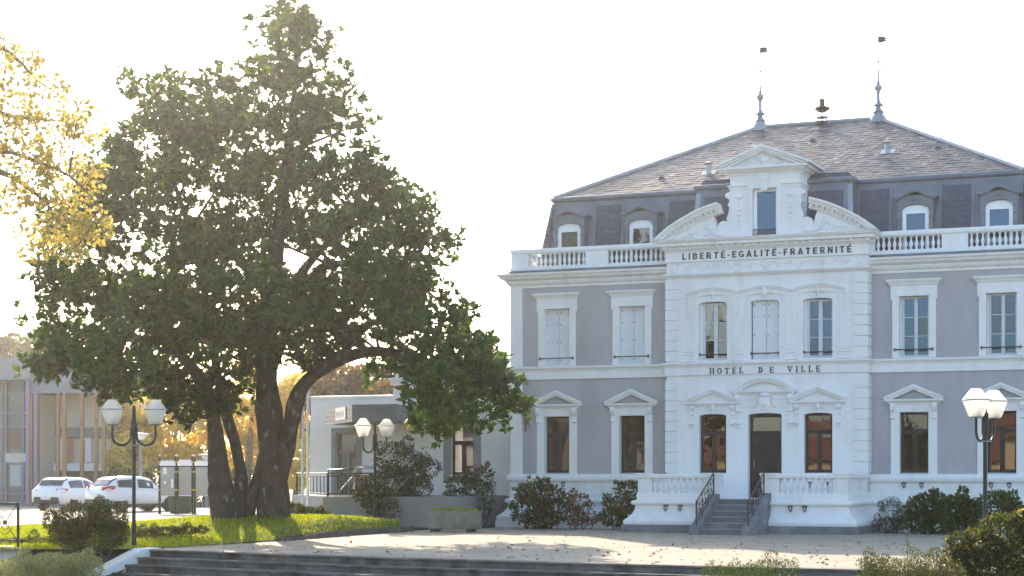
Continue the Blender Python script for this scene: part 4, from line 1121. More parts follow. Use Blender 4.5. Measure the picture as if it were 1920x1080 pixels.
# dormers in the mansard
def roof_dormer(c):
    yf=0.52; m = MB()
    n=16; top=[]
    for k in range(n+1):
        a=k/n*2-1
        top.append((c+a*0.56,9.70+0.17*max(0.0,math.cos(a*math.pi/2*1.15))**0.9 if abs(a)<0.86 else 9.70))
    zo=9.15
    win=[(c+0.385*math.cos(math.pi*k/12),9.36+0.16*math.sin(math.pi*k/12)) for k in range(13)]
    # front plate in two halves round the arched opening
    L=[(c-0.52,8.1),(c-0.385,8.1)]+win[::-1][:7]+[(c,9.72)]+[(x,z-0.02) for x,z in top if x<c][::-1]; L=[p for p in L if p[0]>=c-0.5201]+[(c-0.52,9.68)]
    m.prism([(c-0.52,8.1),(c-0.385,8.1),(c-0.385,9.36)]+win[::-1][1:7]+[(c,9.80),(c-0.3,9.76),(c-0.52,9.69)],yf,yf+0.10)
    m.prism([(c+0.52,8.1),(c+0.385,8.1),(c+0.385,9.36)]+win[1:7][::1]+[(c,9.80),(c+0.3,9.76),(c+0.52,9.69)],yf,yf+0.10)
    for s_ in (-1,1):
        x0,x1=sorted((c+s_*0.46,c+s_*0.52)); m.box(x0,x1,yf+0.10,1.1,8.1,9.66)
        x0,x1=sorted((c+s_*0.40,c+s_*0.50)); m.box(x0,x1,yf-0.05,yf,8.1,9.12); x0,x1=sorted((c+s_*0.39,c+s_*0.53)); m.box(x0,x1,yf-0.07,yf-0.001,9.121,9.18)
    body = m.build('roof_dormer','zinc',TB,bevel=0.006)
    h = MB(); P_=[]
    for k in range(n+1):
        a=k/n*2-1
        zz=9.70+ (0.20*(0.5+0.5*math.cos(a*math.pi/0.82)) if abs(a)<0.82 else 0.0)
        P_.append((c+a*0.62,zz))
    for k in range(n): h.prism([P_[k],P_[k+1],(P_[k+1][0],P_[k+1][1]+0.05),(P_[k][0],P_[k][1]+0.05)],yf-0.10,1.15)
    for k in range(n): h.prism([(P_[k][0]*0.97+c*0.03,P_[k][1]-0.03),(P_[k+1][0]*0.97+c*0.03,P_[k+1][1]-0.03),(P_[k+1][0]*0.97+c*0.03,P_[k+1][1]-0.001),(P_[k][0]*0.97+c*0.03,P_[k][1]-0.001)],yf-0.06,yf+0.2)
    for k in range(13):
        pass
    h.build('dormer_hood','zinc',body)
    a_ = MB()
    for k in range(12):
        q=[(c+r*math.cos(math.pi*t/12),9.34+(r*0.5)*math.sin(math.pi*t/12)) for r,t in ((0.45,k),(0.45,k+1),(0.39,k+1),(0.39,k))]
        a_.prism(q,yf-0.04,yf)
    a_.build('dormer_arch','zinc',body); a_=MB()
    for t in range(5): a_.tube([(c+0.04*(t-2)+0.05*math.cos(u*0.8),yf-0.005,9.66+0.025*math.sin(u*0.8+t)) for u in range(6)],0.008,4)
    a_.build('dormer_relief','zinc',body)
    wf = MB(); yw=yf+0.04
    wf.box(c-0.384,c-0.27,yw,yw+0.06,8.1,9.36); wf.box(c+0.27,c+0.384,yw,yw+0.06,8.1,9.36); wf.box(c-0.27,c+0.27,yw,yw+0.06,9.26,9.36)
    wf.prism([(c+0.384*math.cos(math.pi*k/12),9.361+0.155*math.sin(math.pi*k/12)) for k in range(13)],yw+0.01,yw+0.05)
    wf.build('window_frame','pvc_white',body,bevel=0.005)
    MB().add([(c-0.275,yw+0.03,8.1),(c+0.275,yw+0.03,8.1),(c+0.275,yw+0.034,9.265),(c-0.275,yw+0.034,9.265)],[(0,1,2,3)]).build('pane','glass_sky_tint' if c>0 else 'glass',body)
    if c<-5: MB().box(c-0.3,c+0.3,yw+0.08,yw+0.09,8.1,9.3).build('blind','blind',body)
for c in (-6.50,-4.15,4.19,6.55): roof_dormer(c)

# ---- hipped slate roof
RD,RX,RZ = 6.3,1.95,13.15
ez = 10.38; ey = my(10.34)+0.0; ex = mx_(10.34)
hip = MB().add([(-ex,ey,ez),(ex,ey,ez),(ex,13.2-ey,ez),(-ex,13.2-ey,ez),(-RX,RD,RZ),(RX,RD,RZ)],[(0,1,5,4),(1,2,5),(2,3,4,5),(3,0,4)])
roof = hip.build('main_roof','slate_dark',TB)
sl_len = math.hypot(RD-ey,RZ-ez); dvec = Vector((0,(RD-ey)/sl_len,(RZ-ez)/sl_len)); nvec = Vector((0,-dvec.z,dvec.y))
sw,sr = 0.235,0.205
slm = [MB().add([(-sw/2+0.004,0,0.010),(sw/2-0.004,0,0.010),(sw/2-0.004,sr+0.05,0.002),(-sw/2+0.004,sr+0.05,0.002),(-sw/2+0.004,0,-0.004),(sw/2-0.004,0,-0.004)],[(0,1,2,3),(0,4,5,1),(0,3,4),(1,5,2)]).mesh('slate','slate') for _ in range(1)]
rest = MB(); count=0
nrow=int(sl_len/sr); rowrot = math.atan2(dvec.z,dvec.y)
random.seed(11)
tints=[]
for j in range(nrow):
    s0=j*sr; f=s0/sl_len; xl=ex+(RX-ex)*(f+0.5*sr/sl_len)-0.06
    x=-xl+(sw/2 if j%2 else 0)+random.uniform(0,0.02)
    while x<xl:
        ti=random.gauss(0,0.012); tj=random.gauss(0,0.02); lift=0.012+random.uniform(0,0.006)
        p=Vector((x,ey,ez))+dvec*s0+nvec*lift
        if j<6 and count<300:
            o=link('slate',slm[0],roof,p,(rowrot+ti,tj*0.6,random.gauss(0,0.012))); count+=1
        else:
            mt=Matrix.Translation(p)@Matrix.Rotation(rowrot+ti,4,'X')@Matrix.Rotation(tj*0.6,4,'Y')
            vs_=[mt@Vector(v) for v in ((-sw/2+0.004,0,0.010),(sw/2-0.004,0,0.010),(sw/2-0.004,sr+0.05,0.002),(-sw/2+0.004,sr+0.05,0.002),(-sw/2+0.004,0,-0.004),(sw/2-0.004,0,-0.004))]
            rest.add(vs_,[(0,1,2,3),(0,4,5,1),(0,3,4),(1,5,2)]); tints.append(random.random())
        x+=sw
# the joined slates carry one tint per slate
def slate_tinted():
    m = MATS['slate'].copy(); m.name='slate_tinted'; N=m.node_tree.nodes
    oi=[n for n in N if n.type=='OBJECT_INFO'][0]; at_=N.new('ShaderNodeAttribute'); at_.attribute_name='tint'
    for l in list(m.node_tree.links):
        if l.from_node==oi: to=l.to_socket; m.node_tree.links.remove(l); m.node_tree.links.new(at_.outputs['Fac'],to)
    MATS['slate_tinted']=m
slate_tinted()
rm_ = rest.mesh('slates','slate_tinted'); a=rm_.attributes.new('tint','FLOAT','POINT'); a.data.foreach_set('value',np.repeat(np.array(tints,dtype=np.float32),6))
tag(link('slates',rm_,roof),kind='stuff')
cap = [(-0.06,-0.05),(0.06,-0.05),(0.05,0.04),(-0.05,0.04)]
for a,b in (((-RX,RD,RZ+0.03),(RX,RD,RZ+0.03)),((-ex,ey,ez+0.03),(-RX,RD,RZ+0.03)),((ex,ey,ez+0.03),(RX,RD,RZ+0.03))):
    MB().tube([a,b],0.075,8).build('ridge_capping','zinc_light',roof,True)
def finial(x,parent):
    prof=[(0.30,-0.12),(0.27,0.02),(0.17,0.16),(0.16,0.20),(0.20,0.22),(0.15,0.27),(0.09,0.34),(0.085,0.42),(0.19,0.44),(0.10,0.52),(0.06,0.60),(0.055,0.85),(0.075,0.87),(0.06,0.90),(0.12,0.97),(0.135,1.03),(0.11,1.08),(0.05,1.13),(0.07,1.17),(0.04,1.22),(0.028,1.50),(0.04,1.55),(0.022,1.60),(0.018,1.80),(0.045,1.86),(0.02,1.92),(0.022,1.95),(0.018,2.75)]
    o=MB().lathe(prof,10,(x,RD,RZ)).build('finial','zinc_light',parent,True)
    v=MB(); zv=RZ+2.55
    v.prism([(x,zv+0.10),(x+0.13,zv+0.12),(x+0.3,zv+0.04),(x+0.22,zv),(x+0.30,zv-0.05),(x+0.12,zv-0.09),(x,zv-0.08)],RD-0.006,RD+0.006); v.tube([(x,RD,zv),(x-0.22,RD,zv-0.02)],0.006,4); v.blob((x-0.23,RD,zv-0.02),(0.05,0.01,0.02),6,4)
    v.build('weather_vane','iron_brown',o)
    t=MB()
    for a in range(4):
        an=a*math.pi/2+0.5; t.tube([(x,RD,RZ+1.7),(x+0.2*math.cos(an),RD+0.2*math.sin(an),RZ+1.78),(x+0.34*math.cos(an),RD+0.34*math.sin(an),RZ+1.66)],0.006,4); t.blob((x+0.34*math.cos(an),RD+0.34*math.sin(an),RZ+1.65),0.03,6,4)
    t.build('finial_arms','iron_brown',o)
finial(-RX,roof); finial(RX,roof)
pt=MB(); pt.lathe([(0.10,0.36),(0.15,0.40),(0.22,0.43),(0.26,0.48),(0.24,0.52),(0.14,0.54),(0.09,0.58),(0.085,0.74),(0.10,0.76),(0.09,0.79)],12,(0.12,RD,RZ))
for a in range(4):
    an=a*math.pi/2+0.4; pt.tube([(0.12+0.16*math.cos(an),RD+0.16*math.sin(an),RZ+0.02),(0.12+0.14*math.cos(an),RD+0.14*math.sin(an),RZ+0.45)],0.018,5)
pt.lathe([(0.19,0.17),(0.20,0.19),(0.19,0.21)],12,(0.12,RD,RZ)); pt.lathe([(0.24,-0.05),(0.2,0.06),(0.16,0.08)],8,(0.12,RD,RZ)); pt.build('roof_ornament','iron_brown',roof,True)
def on_slope(x,s): p=Vector((x,ey,ez))+dvec*s+nvec*0.02; return p
for x,s in ((-2.55,1.55),(2.86,2.45)):
    p=on_slope(x,s); MB().lathe([(0.075,-0.15),(0.075,0.26),(0.07,0.27),(0.13,0.29),(0.135,0.31),(0.02,0.37)],10,p).build('vent_pipe','zinc_light',roof,True)
    q=[p+Vector((a,0,0))+dvec*b+nvec*0.012 for a,b in ((-0.22,-0.16),(0.22,-0.16),(0.22,0.2),(-0.22,0.2))]
    MB().add([tuple(v) for v in q],[(0,1,2,3)]).build('vent_flashing','zinc_light',roof)
for x,s in ((-4.02,1.3),(0.2,4.1),(4.36,2.5)):
    p=on_slope(x,s); A=[p+Vector((-0.11,0,0)),p+Vector((0.11,0,0)),p+nvec*0.10,p+dvec*0.32]
    MB().add([tuple(v) for v in A],[(0,1,2),(0,2,3),(1,3,2)]).build('slate_vent','zinc',roof)
an=MB(); ax,ay=3.62,8.4; an.tube([(ax,ay,11.9),(ax,ay,13.75)],0.018,5); an.tube([(ax-0.1,ay,13.70),(ax+0.45,ay+0.25,13.55)],0.012,4); an.tube([(ax-0.75,ay-0.3,12.75),(ax+0.12,ay+0.06,12.82)],0.012,4)
for k in range(6): q=k/5; an.tube([(ax-0.7*q,ay-0.28*q-0.12,12.81-0.06*q),(ax-0.7*q,ay-0.28*q+0.12,12.81-0.06*q)],0.006,4); an.tube([(ax+0.4*q,ay+0.2*q-0.1,13.68-0.13*q),(ax+0.4*q,ay+0.2*q+0.1,13.68-0.13*q)],0.006,4)
an.build('antenna','iron_brown',roof)
# ------------------------------------------------------------------ annex beside the town hall (same orientation)
def wall_y(m,x0,x1,z0,z1,hs,y): m.add(*(lambda w:(w.v,w.f))(wall(x0,x1,z0,z1,hs,y,0)))
AN = thing('annex', 'plain white single-storey annex with grey plinth and roof balustrade beside the town hall', 'building', (TX,Z0,0), -TH)
AY = 1.5
hwn = (-10.95,-10.15,1.70,3.30)
m = wall(-13.05,-8.22,1.02,4.75,[hwn],AY,0.2); reveal(m,hwn,AY,0.2)
m.add([(-13.05,AY,0),(-13.05,9,0),(-13.05,9,4.75),(-13.05,AY,4.75)],[(0,1,2,3)]); m.add([(-13.05,AY,4.75),(-8.22,AY,4.75),(-8.22,9,4.75),(-13.05,9,4.75)],[(0,1,2,3)])
m.build('wall','annex_white',AN)
MB().box(-13.08,-8.25,AY-0.03,AY+0.1,0.0,1.02).build('plinth','annex_grey',AN)
w = MB(); 
for a,b,c,d in ((-11.22,-10.95,1.45,3.5),(-10.15,-9.9,1.45,3.5),(-10.95,-10.15,3.30,3.5),(-10.95,-10.15,1.45,1.70)): w.box(a,b,AY-0.025,AY+0.015,c,d)
w = w.build('window','annex_grey',AN)
ground_frame(w,-10.55,0.40,1.71,3.295,AY+0.10)
MB().box(-10.98,-10.12,AY-0.06,AY+0.2,1.66,1.70).build('sill','far_white',w)
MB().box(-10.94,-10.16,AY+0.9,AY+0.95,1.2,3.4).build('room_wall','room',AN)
cb = MB().sweep([(-0.2,4.72),(0.03,4.72),(0.10,4.80),(0.14,4.86),(0.14,4.90),(-0.2,4.92)],[(-13.05,8),(-13.05,AY),(-8.22,AY)]).build('cornice','annex_white',AN)
bl = MB().box(-13.0,-8.25,AY+0.02,AY+0.2,4.92,4.98).build('balustrade','annex_white',AN)
MB().box(-13.0,-8.25,AY,AY+0.22,5.36,5.46).build('top_rail','annex_white',bl,bevel=0.01)
for x in (-12.85,-11.3,-9.62): MB().box(x-0.15,x+0.15,AY-0.01,AY+0.23,4.98,5.53).build('pier','annex_white',bl,bevel=0.01)
k=-12.6
while k<-8.35:
    if all(abs(k-x)>0.22 for x in (-12.85,-11.3,-9.62)): link('baluster',bm_,bl,(k,AY+0.11,4.98))
    k+=0.17
# entrance block
EN = thing('entrance_block', 'low white entrance block with dark slatted corner canopy and sign', 'building', (TX,Z0,0), -TH)
EY = 2.6
dh = (-15.75,-14.95,1.08,3.15); 
m = wall(-16.75,-13.06,0.0,4.33,[dh],EY,0.2); reveal(m,dh,EY,0.25)
m.add([(-16.75,EY,0),(-16.75,10,0),(-16.75,10,4.33),(-16.75,EY,4.33)],[(0,1,2,3)]); m.add([(-16.75,EY,4.33),(-13.06,EY,4.33),(-13.06,10,4.33),(-16.75,10,4.33)],[(0,1,2,3)])
m.build('wall','annex_white',EN)
MB().sweep([(-0.1,4.30),(0.05,4.30),(0.06,4.38),(-0.1,4.40)],[(-16.75,8),(-16.75,EY),(-13.06,EY)]).build('roof_edge','far_white',EN)
dd = MB(); 
for a,b,c,d in ((-15.92,-15.75,1.05,3.3),(-14.95,-14.78,1.05,3.3),(-15.75,-14.95,3.15,3.3)): dd.box(a,b,EY-0.03,EY+0.01,c,d)
dd = dd.build('door','annex_grey',EN)
f = MB(); f.box(-15.75,-15.65,EY+0.12,EY+0.2,1.08,3.15); f.box(-15.05,-14.95,EY+0.12,EY+0.2,1.08,3.15); f.box(-15.65,-15.05,EY+0.12,EY+0.2,2.42,2.52); f.box(-15.40,-15.30,EY+0.12,EY+0.2,1.08,2.42); f.box(-15.65,-15.05,EY+0.12,EY+0.2,3.07,3.15)
f.build('frame','annex_grey',dd)
for a,b,c,d in ((-15.65,-15.40,1.08,2.42),(-15.30,-15.05,1.08,2.42),(-15.65,-15.05,2.52,3.07)): MB().add([(a,EY+0.16,c),(b,EY+0.16,c),(b,EY+0.165,d),(a,EY+0.165,d)],[(0,1,2,3)]).build('pane','glass',dd)
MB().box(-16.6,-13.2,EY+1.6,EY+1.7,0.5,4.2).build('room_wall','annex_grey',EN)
# canopy: boards on two faces that meet at a corner
cz0,cz1=3.36,3.90
def lw(u,v,Y): 
    p=at(u,v,Y); q=Vector((p.x-TX,p.y-Z0,0)); c_,s_=math.cos(TH),math.sin(TH)
    return (q.x*c_-q.y*s_, q.x*s_+q.y*c_)
pA=lw(610,800,62.6); pB=lw(662,790,57.9); pC=lw(745,790,57.2); pD=(pC[0]+0.5,EY+0.1)
can = MB().slab([pA,pB,pC,pD,(pA[0]+0.4,EY+0.05)],cz0+0.03,cz1-0.03).build('canopy','cladding',EN)
def boards(a,b,par):
    d=Vector((b[0]-a[0],b[1]-a[1],0)); L=d.length; d.normalize(); n=Vector((d.y,-d.x,0))
    for k in range(4):
        z0=cz0+k*(cz1-cz0)/4; z1=z0+(cz1-cz0)/4-0.014
        q=[(a[0]+n.x*o,a[1]+n.y*o) for o in (0.004,0.03)]; r=[(b[0]+n.x*o,b[1]+n.y*o) for o in (0.004,0.03)]
        MB().slab([q[0],r[0],r[1],q[1]],z0,z1).build('board','cladding',par)
boards(pA,pB,can); boards(pB,pC,can)
d=Vector((pB[0]-pA[0],pB[1]-pA[1],0)); n=Vector((d.y,-d.x,0)).normalized(); dn_=d.normalized(); s0=Vector((*pA,0))+d*0.45
e0=s0+n*0.035; e1=s0+dn_*1.75+n*0.035
sg = MB().slab([(e0.x,e0.y),(e1.x,e1.y),(e1.x+n.x*0.03,e1.y+n.y*0.03),(e0.x+n.x*0.03,e0.y+n.y*0.03)],cz0+0.10,cz1-0.04).build('sign_board','plate',EN)
rz=math.atan2(dn_.y,dn_.x); x=0.16
for ch in 'MAIRIE':
    me=glyph_mesh(ch,0.34,-0.006); co=np.array([v.co for v in me.vertices]); wd=co[:,0].max()-co[:,0].min(); me.materials.clear(); me.materials.append(MATS['far_grey'])
    p=e0+dn_*(x-co[:,0].min()*0.85)+n*0.034; link('letter',me,sg,(p.x,p.y,cz0+0.19),(R(90),0,rz),(0.85,0.85,0.2)); x+=wd*0.85+0.14
MB().box(pB[0]-0.05,pB[0]+0.42,EY-0.9,EY-0.6,1.0,cz0+0.02).build('canopy_post','cladding',EN)
MB().box(pB[0]-0.62,pB[0]-0.12,EY-0.25,EY-0.01,1.0,cz0+0.02).build('pier','annex_white',EN)
# ramp with railing
RP = thing('access_ramp', 'rendered access ramp with black wrought-iron railing leading to the entrance block', 'ramp', (TX,Z0,0), -TH)
c0=lw(605,940,57.2); c1=lw(548,940,62.0); c2=(c0[0]+4.2,c0[1]+0.15)
MB().slab([c1,c0,c2,(c2[0],EY),(c1[0],EY+1.0)],0.0,1.05).build('ramp_body','annex_grey',RP)
dv=Vector((c1[0]-c0[0],c1[1]-c0[1],0)); nv=Vector((-dv.y,dv.x,0)).normalized()*-0.012
MB().add([(c0[0]+nv.x,c0[1]+nv.y,0.0),(c1[0]+nv.x,c1[1]+nv.y,0.0),(c1[0]+nv.x,c1[1]+nv.y,1.05),(c0[0]+nv.x,c0[1]+nv.y,1.05)],[(0,1,2,3)]).build('ramp_sunlit_side','annex_white',RP)  # white sheet on the grey ramp, its colour standing in for sunlight
def ramp_rail(a,b,n,rings):
    a=Vector((*a,0)); b=Vector((*b,0)); base=MB(); 
    for z in (1.13,1.68,1.76): base.tube([(a.x,a.y,z),(b.x,b.y,z)],0.02,6)
    base=base.build('railing','iron',RP)
    for k in range(n+1):
        p=a.lerp(b,k/n); big=k in (0,n) or (rings and k%3==0)
        MB().box(p.x-(0.022 if big else 0.01),p.x+(0.022 if big else 0.01),p.y-(0.022 if big else 0.01),p.y+(0.022 if big else 0.01),1.05 if big else 1.13,1.76 if big else 1.68).build('picket','iron',base)
    if rings:
        for q in (0.2,0.52,0.85):
            p=a.lerp(b,q); d=(b-a).normalized()
            for r in (0.13,0.21): MB().tube([(p.x+d.x*r*math.cos(t*math.pi/10),p.y+d.y*r*math.cos(t*math.pi/10),1.40+r*math.sin(t*math.pi/10)) for t in range(21)],0.009,5).build('ring','iron',base)
            for s_ in (-1,1): MB().tube([(p.x-d.x*0.26,p.y-d.y*0.26,1.40-s_*0.26),(p.x+d.x*0.26,p.y+d.y*0.26,1.40+s_*0.26)],0.012,5).build('diagonal_bar','iron' if s_<0 else 'steel',base)
ins=lambda p:(p[0]+0.12,p[1]+0.1)
ramp_rail(ins(c1),ins(c0),9,False); ramp_rail(ins(c0),(c2[0]-1.2,c2[1]+0.1),9,True)
hr=MB().tube([(c0[0]-0.5,c0[1]+1.3,1.05),(c0[0]-0.5,c0[1]+1.3,1.86),(c0[0]+0.5,c0[1]+1.3,1.92)],0.03,6); hr.build('handrail','iron',RP)
MB().tube([(c0[0]+0.5,c0[1]+1.2,1.95),(c0[0]+1.8,c0[1]+1.2,1.93)],0.05,8).build('handrail','steel',RP)

# flagpoles
def flagpole(u,v,Y,top,label,flag):
    b=at(u,v,Y); b.z=PZ+0.05
    t=thing('flagpole',label,'flagpole',b,0,'flagpoles beside the ramp')
    MB().lathe([(0.05,0),(0.045,0.3),(0.035,top-0.1),(0.02,top),(0.05,top+0.02),(0.05,top+0.08),(0.01,top+0.1)],8).build('pole','far_white',t,True)
    if flag:
        for k,c in enumerate(('flag_blue','flag_white','flag_red')):
            m=MB(); vs=[]
            for j in range(7):
                for i in range(4):
                    q=(k+i/3)*0.16; vs.append((0.04+q*0.35*flag,0.05*math.sin(q*9+j*0.4),top-0.1-j*0.15-q*0.9))
            m.add(vs,[(j*4+i,j*4+i+1,(j+1)*4+i+1,(j+1)*4+i) for j in range(6) for i in range(3)]).build('flag_stripe',c,t,True)
flagpole(567,950,56.3,4.0,'slim white flagpole nearer the tree trunk with a drooping red, white and blue flag',-0.6)
flagpole(577,946,57.0,4.6,'slim white flagpole nearer the ramp with a drooping red, white and blue flag',0.35)

# ------------------------------------------------------------------ twin lanterns
def lamp_post(u,v,Y,rot,label,zb=PZ):
    b=at(u,v,Y); b.z=zb
    t=thing('lamp_post',label,'street lamp',b,rot,'twin-lantern lamp posts')
    H=3.27-zb
    MB().lathe([(0.09,0),(0.09,0.03),(0.055,0.05),(0.055,0.5),(0.042,0.55),(0.040,H-0.1),(0.03,H-0.02),(0.012,H)],10).build('post','post_green',t,True)
    MB().lathe([(0.065,H-0.75),(0.068,H-0.74),(0.068,H-0.35),(0.05,H-0.33)],10).build('collar','post_green',t,True)
    MB().lathe([(0.04,H-0.905),(0.12,H-0.90),(0.12,H-0.885),(0.04,H-0.88)],10).build('ring','lamp_base',t,True)
    for s_ in (-1,1):
        pts=[(s_*0.06,0,H-0.50)]+[(s_*(0.265-0.205*math.cos(a)),0,H-0.68-0.21*math.sin(a)) for a in [math.pi*k/10 for k in range(11)]]+[(s_*0.47,0,H-0.44)]
        MB().tube(pts,0.026,8).build('arm','post_green',t,True)
        ln=MB(); zz=H-0.44
        prof=[(0.11,0.02),(0.13,0.03),(0.265,0.33),(0.27,0.34)]
        for (r0,z0),(r1,z1) in zip(prof[:-1],prof[1:]):
            pass
        hexv=[(0.11,0.015),(0.262,0.335)]
        def cone(m,rows,seg=8):
            vs=[];fs=[]
            for r,z in rows:
                for k in range(seg):
                    a=2*math.pi*k/seg+math.pi/8; vs.append((s_*0.47+r*math.cos(a),r*math.sin(a),zz+z))
            for i in range(len(rows)-1):
                for k in range(seg): fs.append((i*seg+k,i*seg+(k+1)%seg,(i+1)*seg+(k+1)%seg,(i+1)*seg+k))
            m.add(vs,fs); return m
        lan=cone(MB(),[(0.115,0.015),(0.15,0.04),(0.262,0.335)]).build('lantern','opal',t)
        cone(MB(),[(0.275,0.335),(0.28,0.345),(0.262,0.355),(0.20,0.43),(0.12,0.53),(0.095,0.56),(0.0,0.57)]).build('lantern_cap','opal',lan)
        cone(MB(),[(0.262,0.33),(0.288,0.335),(0.288,0.35),(0.262,0.356)]).build('lantern_rim','lamp_base',lan)
        MB().lathe([(0.12,0.0),(0.14,0.012),(0.10,0.03),(0.085,0.09),(0.06,0.10)],10,(s_*0.47,0,zz)).build('lamp_socket','lamp_base',lan,True)
        MB().lathe([(0.05,0.10),(0.06,0.13),(0.06,0.32),(0.03,0.36)],10,(s_*0.47,0,zz)).build('bulb','opal',lan,True)
    return t
lamp_post(251,1028,41.5,R(10),'dark green twin-lantern lamp post by the cheek wall of the front steps')
lamp_post(703,982,55.8,R(46),'dark green twin-lantern lamp post in front of the entrance block',PZ+0.1)
lamp_post(1847,1048,36.4,R(55),'dark green twin-lantern lamp post before the right wing of the town hall',PZ-0.1)

# planter
PT = thing('planter','rectangular weathered concrete planter on small feet beside the annex','planter',gnd(852,997),R(-14))
MB().box(-0.72,0.72,-0.32,0.32,0.09,0.56).build('trough','concrete',PT,bevel=0.02)
MB().box(-0.735,0.735,-0.335,0.335,0.56,0.605).build('rim','concrete',PT,bevel=0.012)
for x in (-0.56,0.50):
    for y in (-0.22,0.22): MB().box(x-0.07,x+0.07,y-0.07,y+0.07,-0.005,0.09).build('foot','kerb_stone',PT)
leafmat('sedum',[(0,(0.10,0.14,0.03)),(0.6,(0.22,0.24,0.06)),(1,(0.36,0.30,0.08))],0.35,0.6)
cloud('foliage',[((-0.35,0,0.60),(0.3,0.28,0.06)),((0.1,0,0.62),(0.35,0.28,0.07)),((0.5,0,0.60),(0.2,0.25,0.05))],1400,0.05,'sedum',PT,0.6,0.8)

# green railing on the retaining wall
GR = thing('metal_railing','dark green metal railing with ring motif on the white retaining wall','railing',(-10.9,41.2,PZ+0.055))
def gr_panel(x1):
    x0=x1-1.55; zt,zb=0.94,0.14
    MB().box(x1-0.025,x1+0.025,-0.025,0.025,0,0.97).build('post','post_green',GR)
    fr_=MB().box(x0+0.02,x1-0.025,-0.018,0.018,zt-0.02,zt+0.02).box(x0+0.02,x1-0.025,-0.012,0.012,zb-0.012,zb+0.012); fr_.build('rail','post_green',GR)
    xc=(x0+x1)/2+0.45 if False else x1-0.30; 
    xm=x1-0.29; zm=0.53
    for r in (0.16,0.26): MB().tube([(xm+0.62*r*math.cos(t*math.pi/12),0,zm+r*math.sin(t*math.pi/12)) for t in range(25)],0.007,5).build('ring','post_green',GR)
    for s_ in (-1,1): MB().tube([(xm-0.26,0,zm-s_*0.39),(xm+0.26,0,zm+s_*0.39)],0.008,5).build('diagonal_bar','post_green',GR)
    MB().box(xm-0.035,xm+0.035,-0.03,0.03,zm-0.045,zm+0.045).build('boss','post_green',GR)
    MB().tube([(xm-0.30,0,zb),(xm-0.30,0,zt)],0.012,5).build('picket','post_green',GR)
gr_panel(0.0); gr_panel(-0.6); 

# notice boards
def notice_board(u0,u1,Y,label,kind):
    p=gnd((u0+u1)/2,960); p=at((u0+u1)/2,960,Y); p.z=PZ-0.02
    t=thing('notice_board',label,'notice board',p,R(-6),'notice boards at the edge of the parking lot')
    w=(u1-u0)/F_PX*Y/2
    zt=EYE+(888-862)/F_PX*Y-p.z; z0=EYE+(888-930)/F_PX*Y-p.z
    MB().box(-w+0.02,w-0.02,-0.03,0.03,z0,zt).build('panel','paper' if kind!=1 else 'far_white',t)
    MB().box(-w+0.03,w-0.03,-0.034,-0.0305,z0+0.03,zt-0.32).build('pane','car_glass_pale',t)
    MB().box(-w+0.0,w-0.0,-0.05,0.05,zt-0.25,zt-0.06).build('header','far_white',t)
    MB().box(-w,w,-0.045,0.045,zt-0.31,zt-0.255).build('header_strip','post_green',t)
    for s_ in (-1,1):
        po=MB().box(s_*w-0.045,s_*w+0.045,-0.045+0.0,0.045,-0.05,zt+0.12).build('post','post_green',t)
        MB().blob((s_*w,0,zt+0.15),0.045).build('finial','gold',po)
        for z in (zt-0.1,zt-0.5,z0+0.25): MB().box(s_*w-0.053,s_*w+0.053,-0.053,0.053,z-0.03,z+0.03).build('band','gold',po)
    if kind==0:
        for a,b,c,d in ((-0.3,-0.05,0.9,1.25),(0.25,0.4,0.35,0.7),(-0.25,-0.1,0.5,0.62)): MB().box(a*w*1.8,b*w*1.8,-0.042,-0.036,z0+c,z0+d).build('notice','plate',t)
mm=mat('car_glass_pale',(0.36,0.37,0.35),0.15,(0.28,0.29,0.28),0.8)
notice_board(299,330,77,'glazed notice board with pinned notices nearest the parked cars',0)
notice_board(333,361.5,77.2,'glazed notice board with empty pale panel, middle of the three',1)
notice_board(365,396,77.4,'pale panelled notice board partly hidden by the tree trunk',2)
BN=at(338,960,79); BN.z=PZ-0.02
bt=thing('litter_bin','dark green round bin standing behind the notice boards','bin',BN)
MB().lathe([(0.40,0),(0.46,0.05),(0.52,0.8),(0.50,0.84),(0.44,0.86)],14).build('bin_body','bin_green',bt,True); MB().lathe([(0.53,0.80),(0.55,0.82),(0.55,0.86),(0.53,0.88)],14).build('bin_rim','bin_green',bt,True)
def flat_lamp(u,v,Y,top_v,label):
    p=at(u,v,Y); p.z=PZ-0.02; h=EYE+(888-top_v)/F_PX*Y-p.z
    t=thing('flat_street_lamp',label,'street lamp',p,0,'flat-headed street lamps in the parking lot')
    MB().lathe([(0.11,0),(0.09,0.1),(0.07,h-0.2)],8).build('post','far_grey',t,True)
    MB().lathe([(0.16,h-0.28),(0.30,h-0.06),(0.46,h-0.03),(0.46,h),(0.1,h+0.03)],12).build('lamp_head','far_white',t,True)
flat_lamp(264,960,88,813,'flat-headed street lamp behind the nearer white car')
flat_lamp(388,960,92,852,'flat-headed street lamp behind the notice boards')

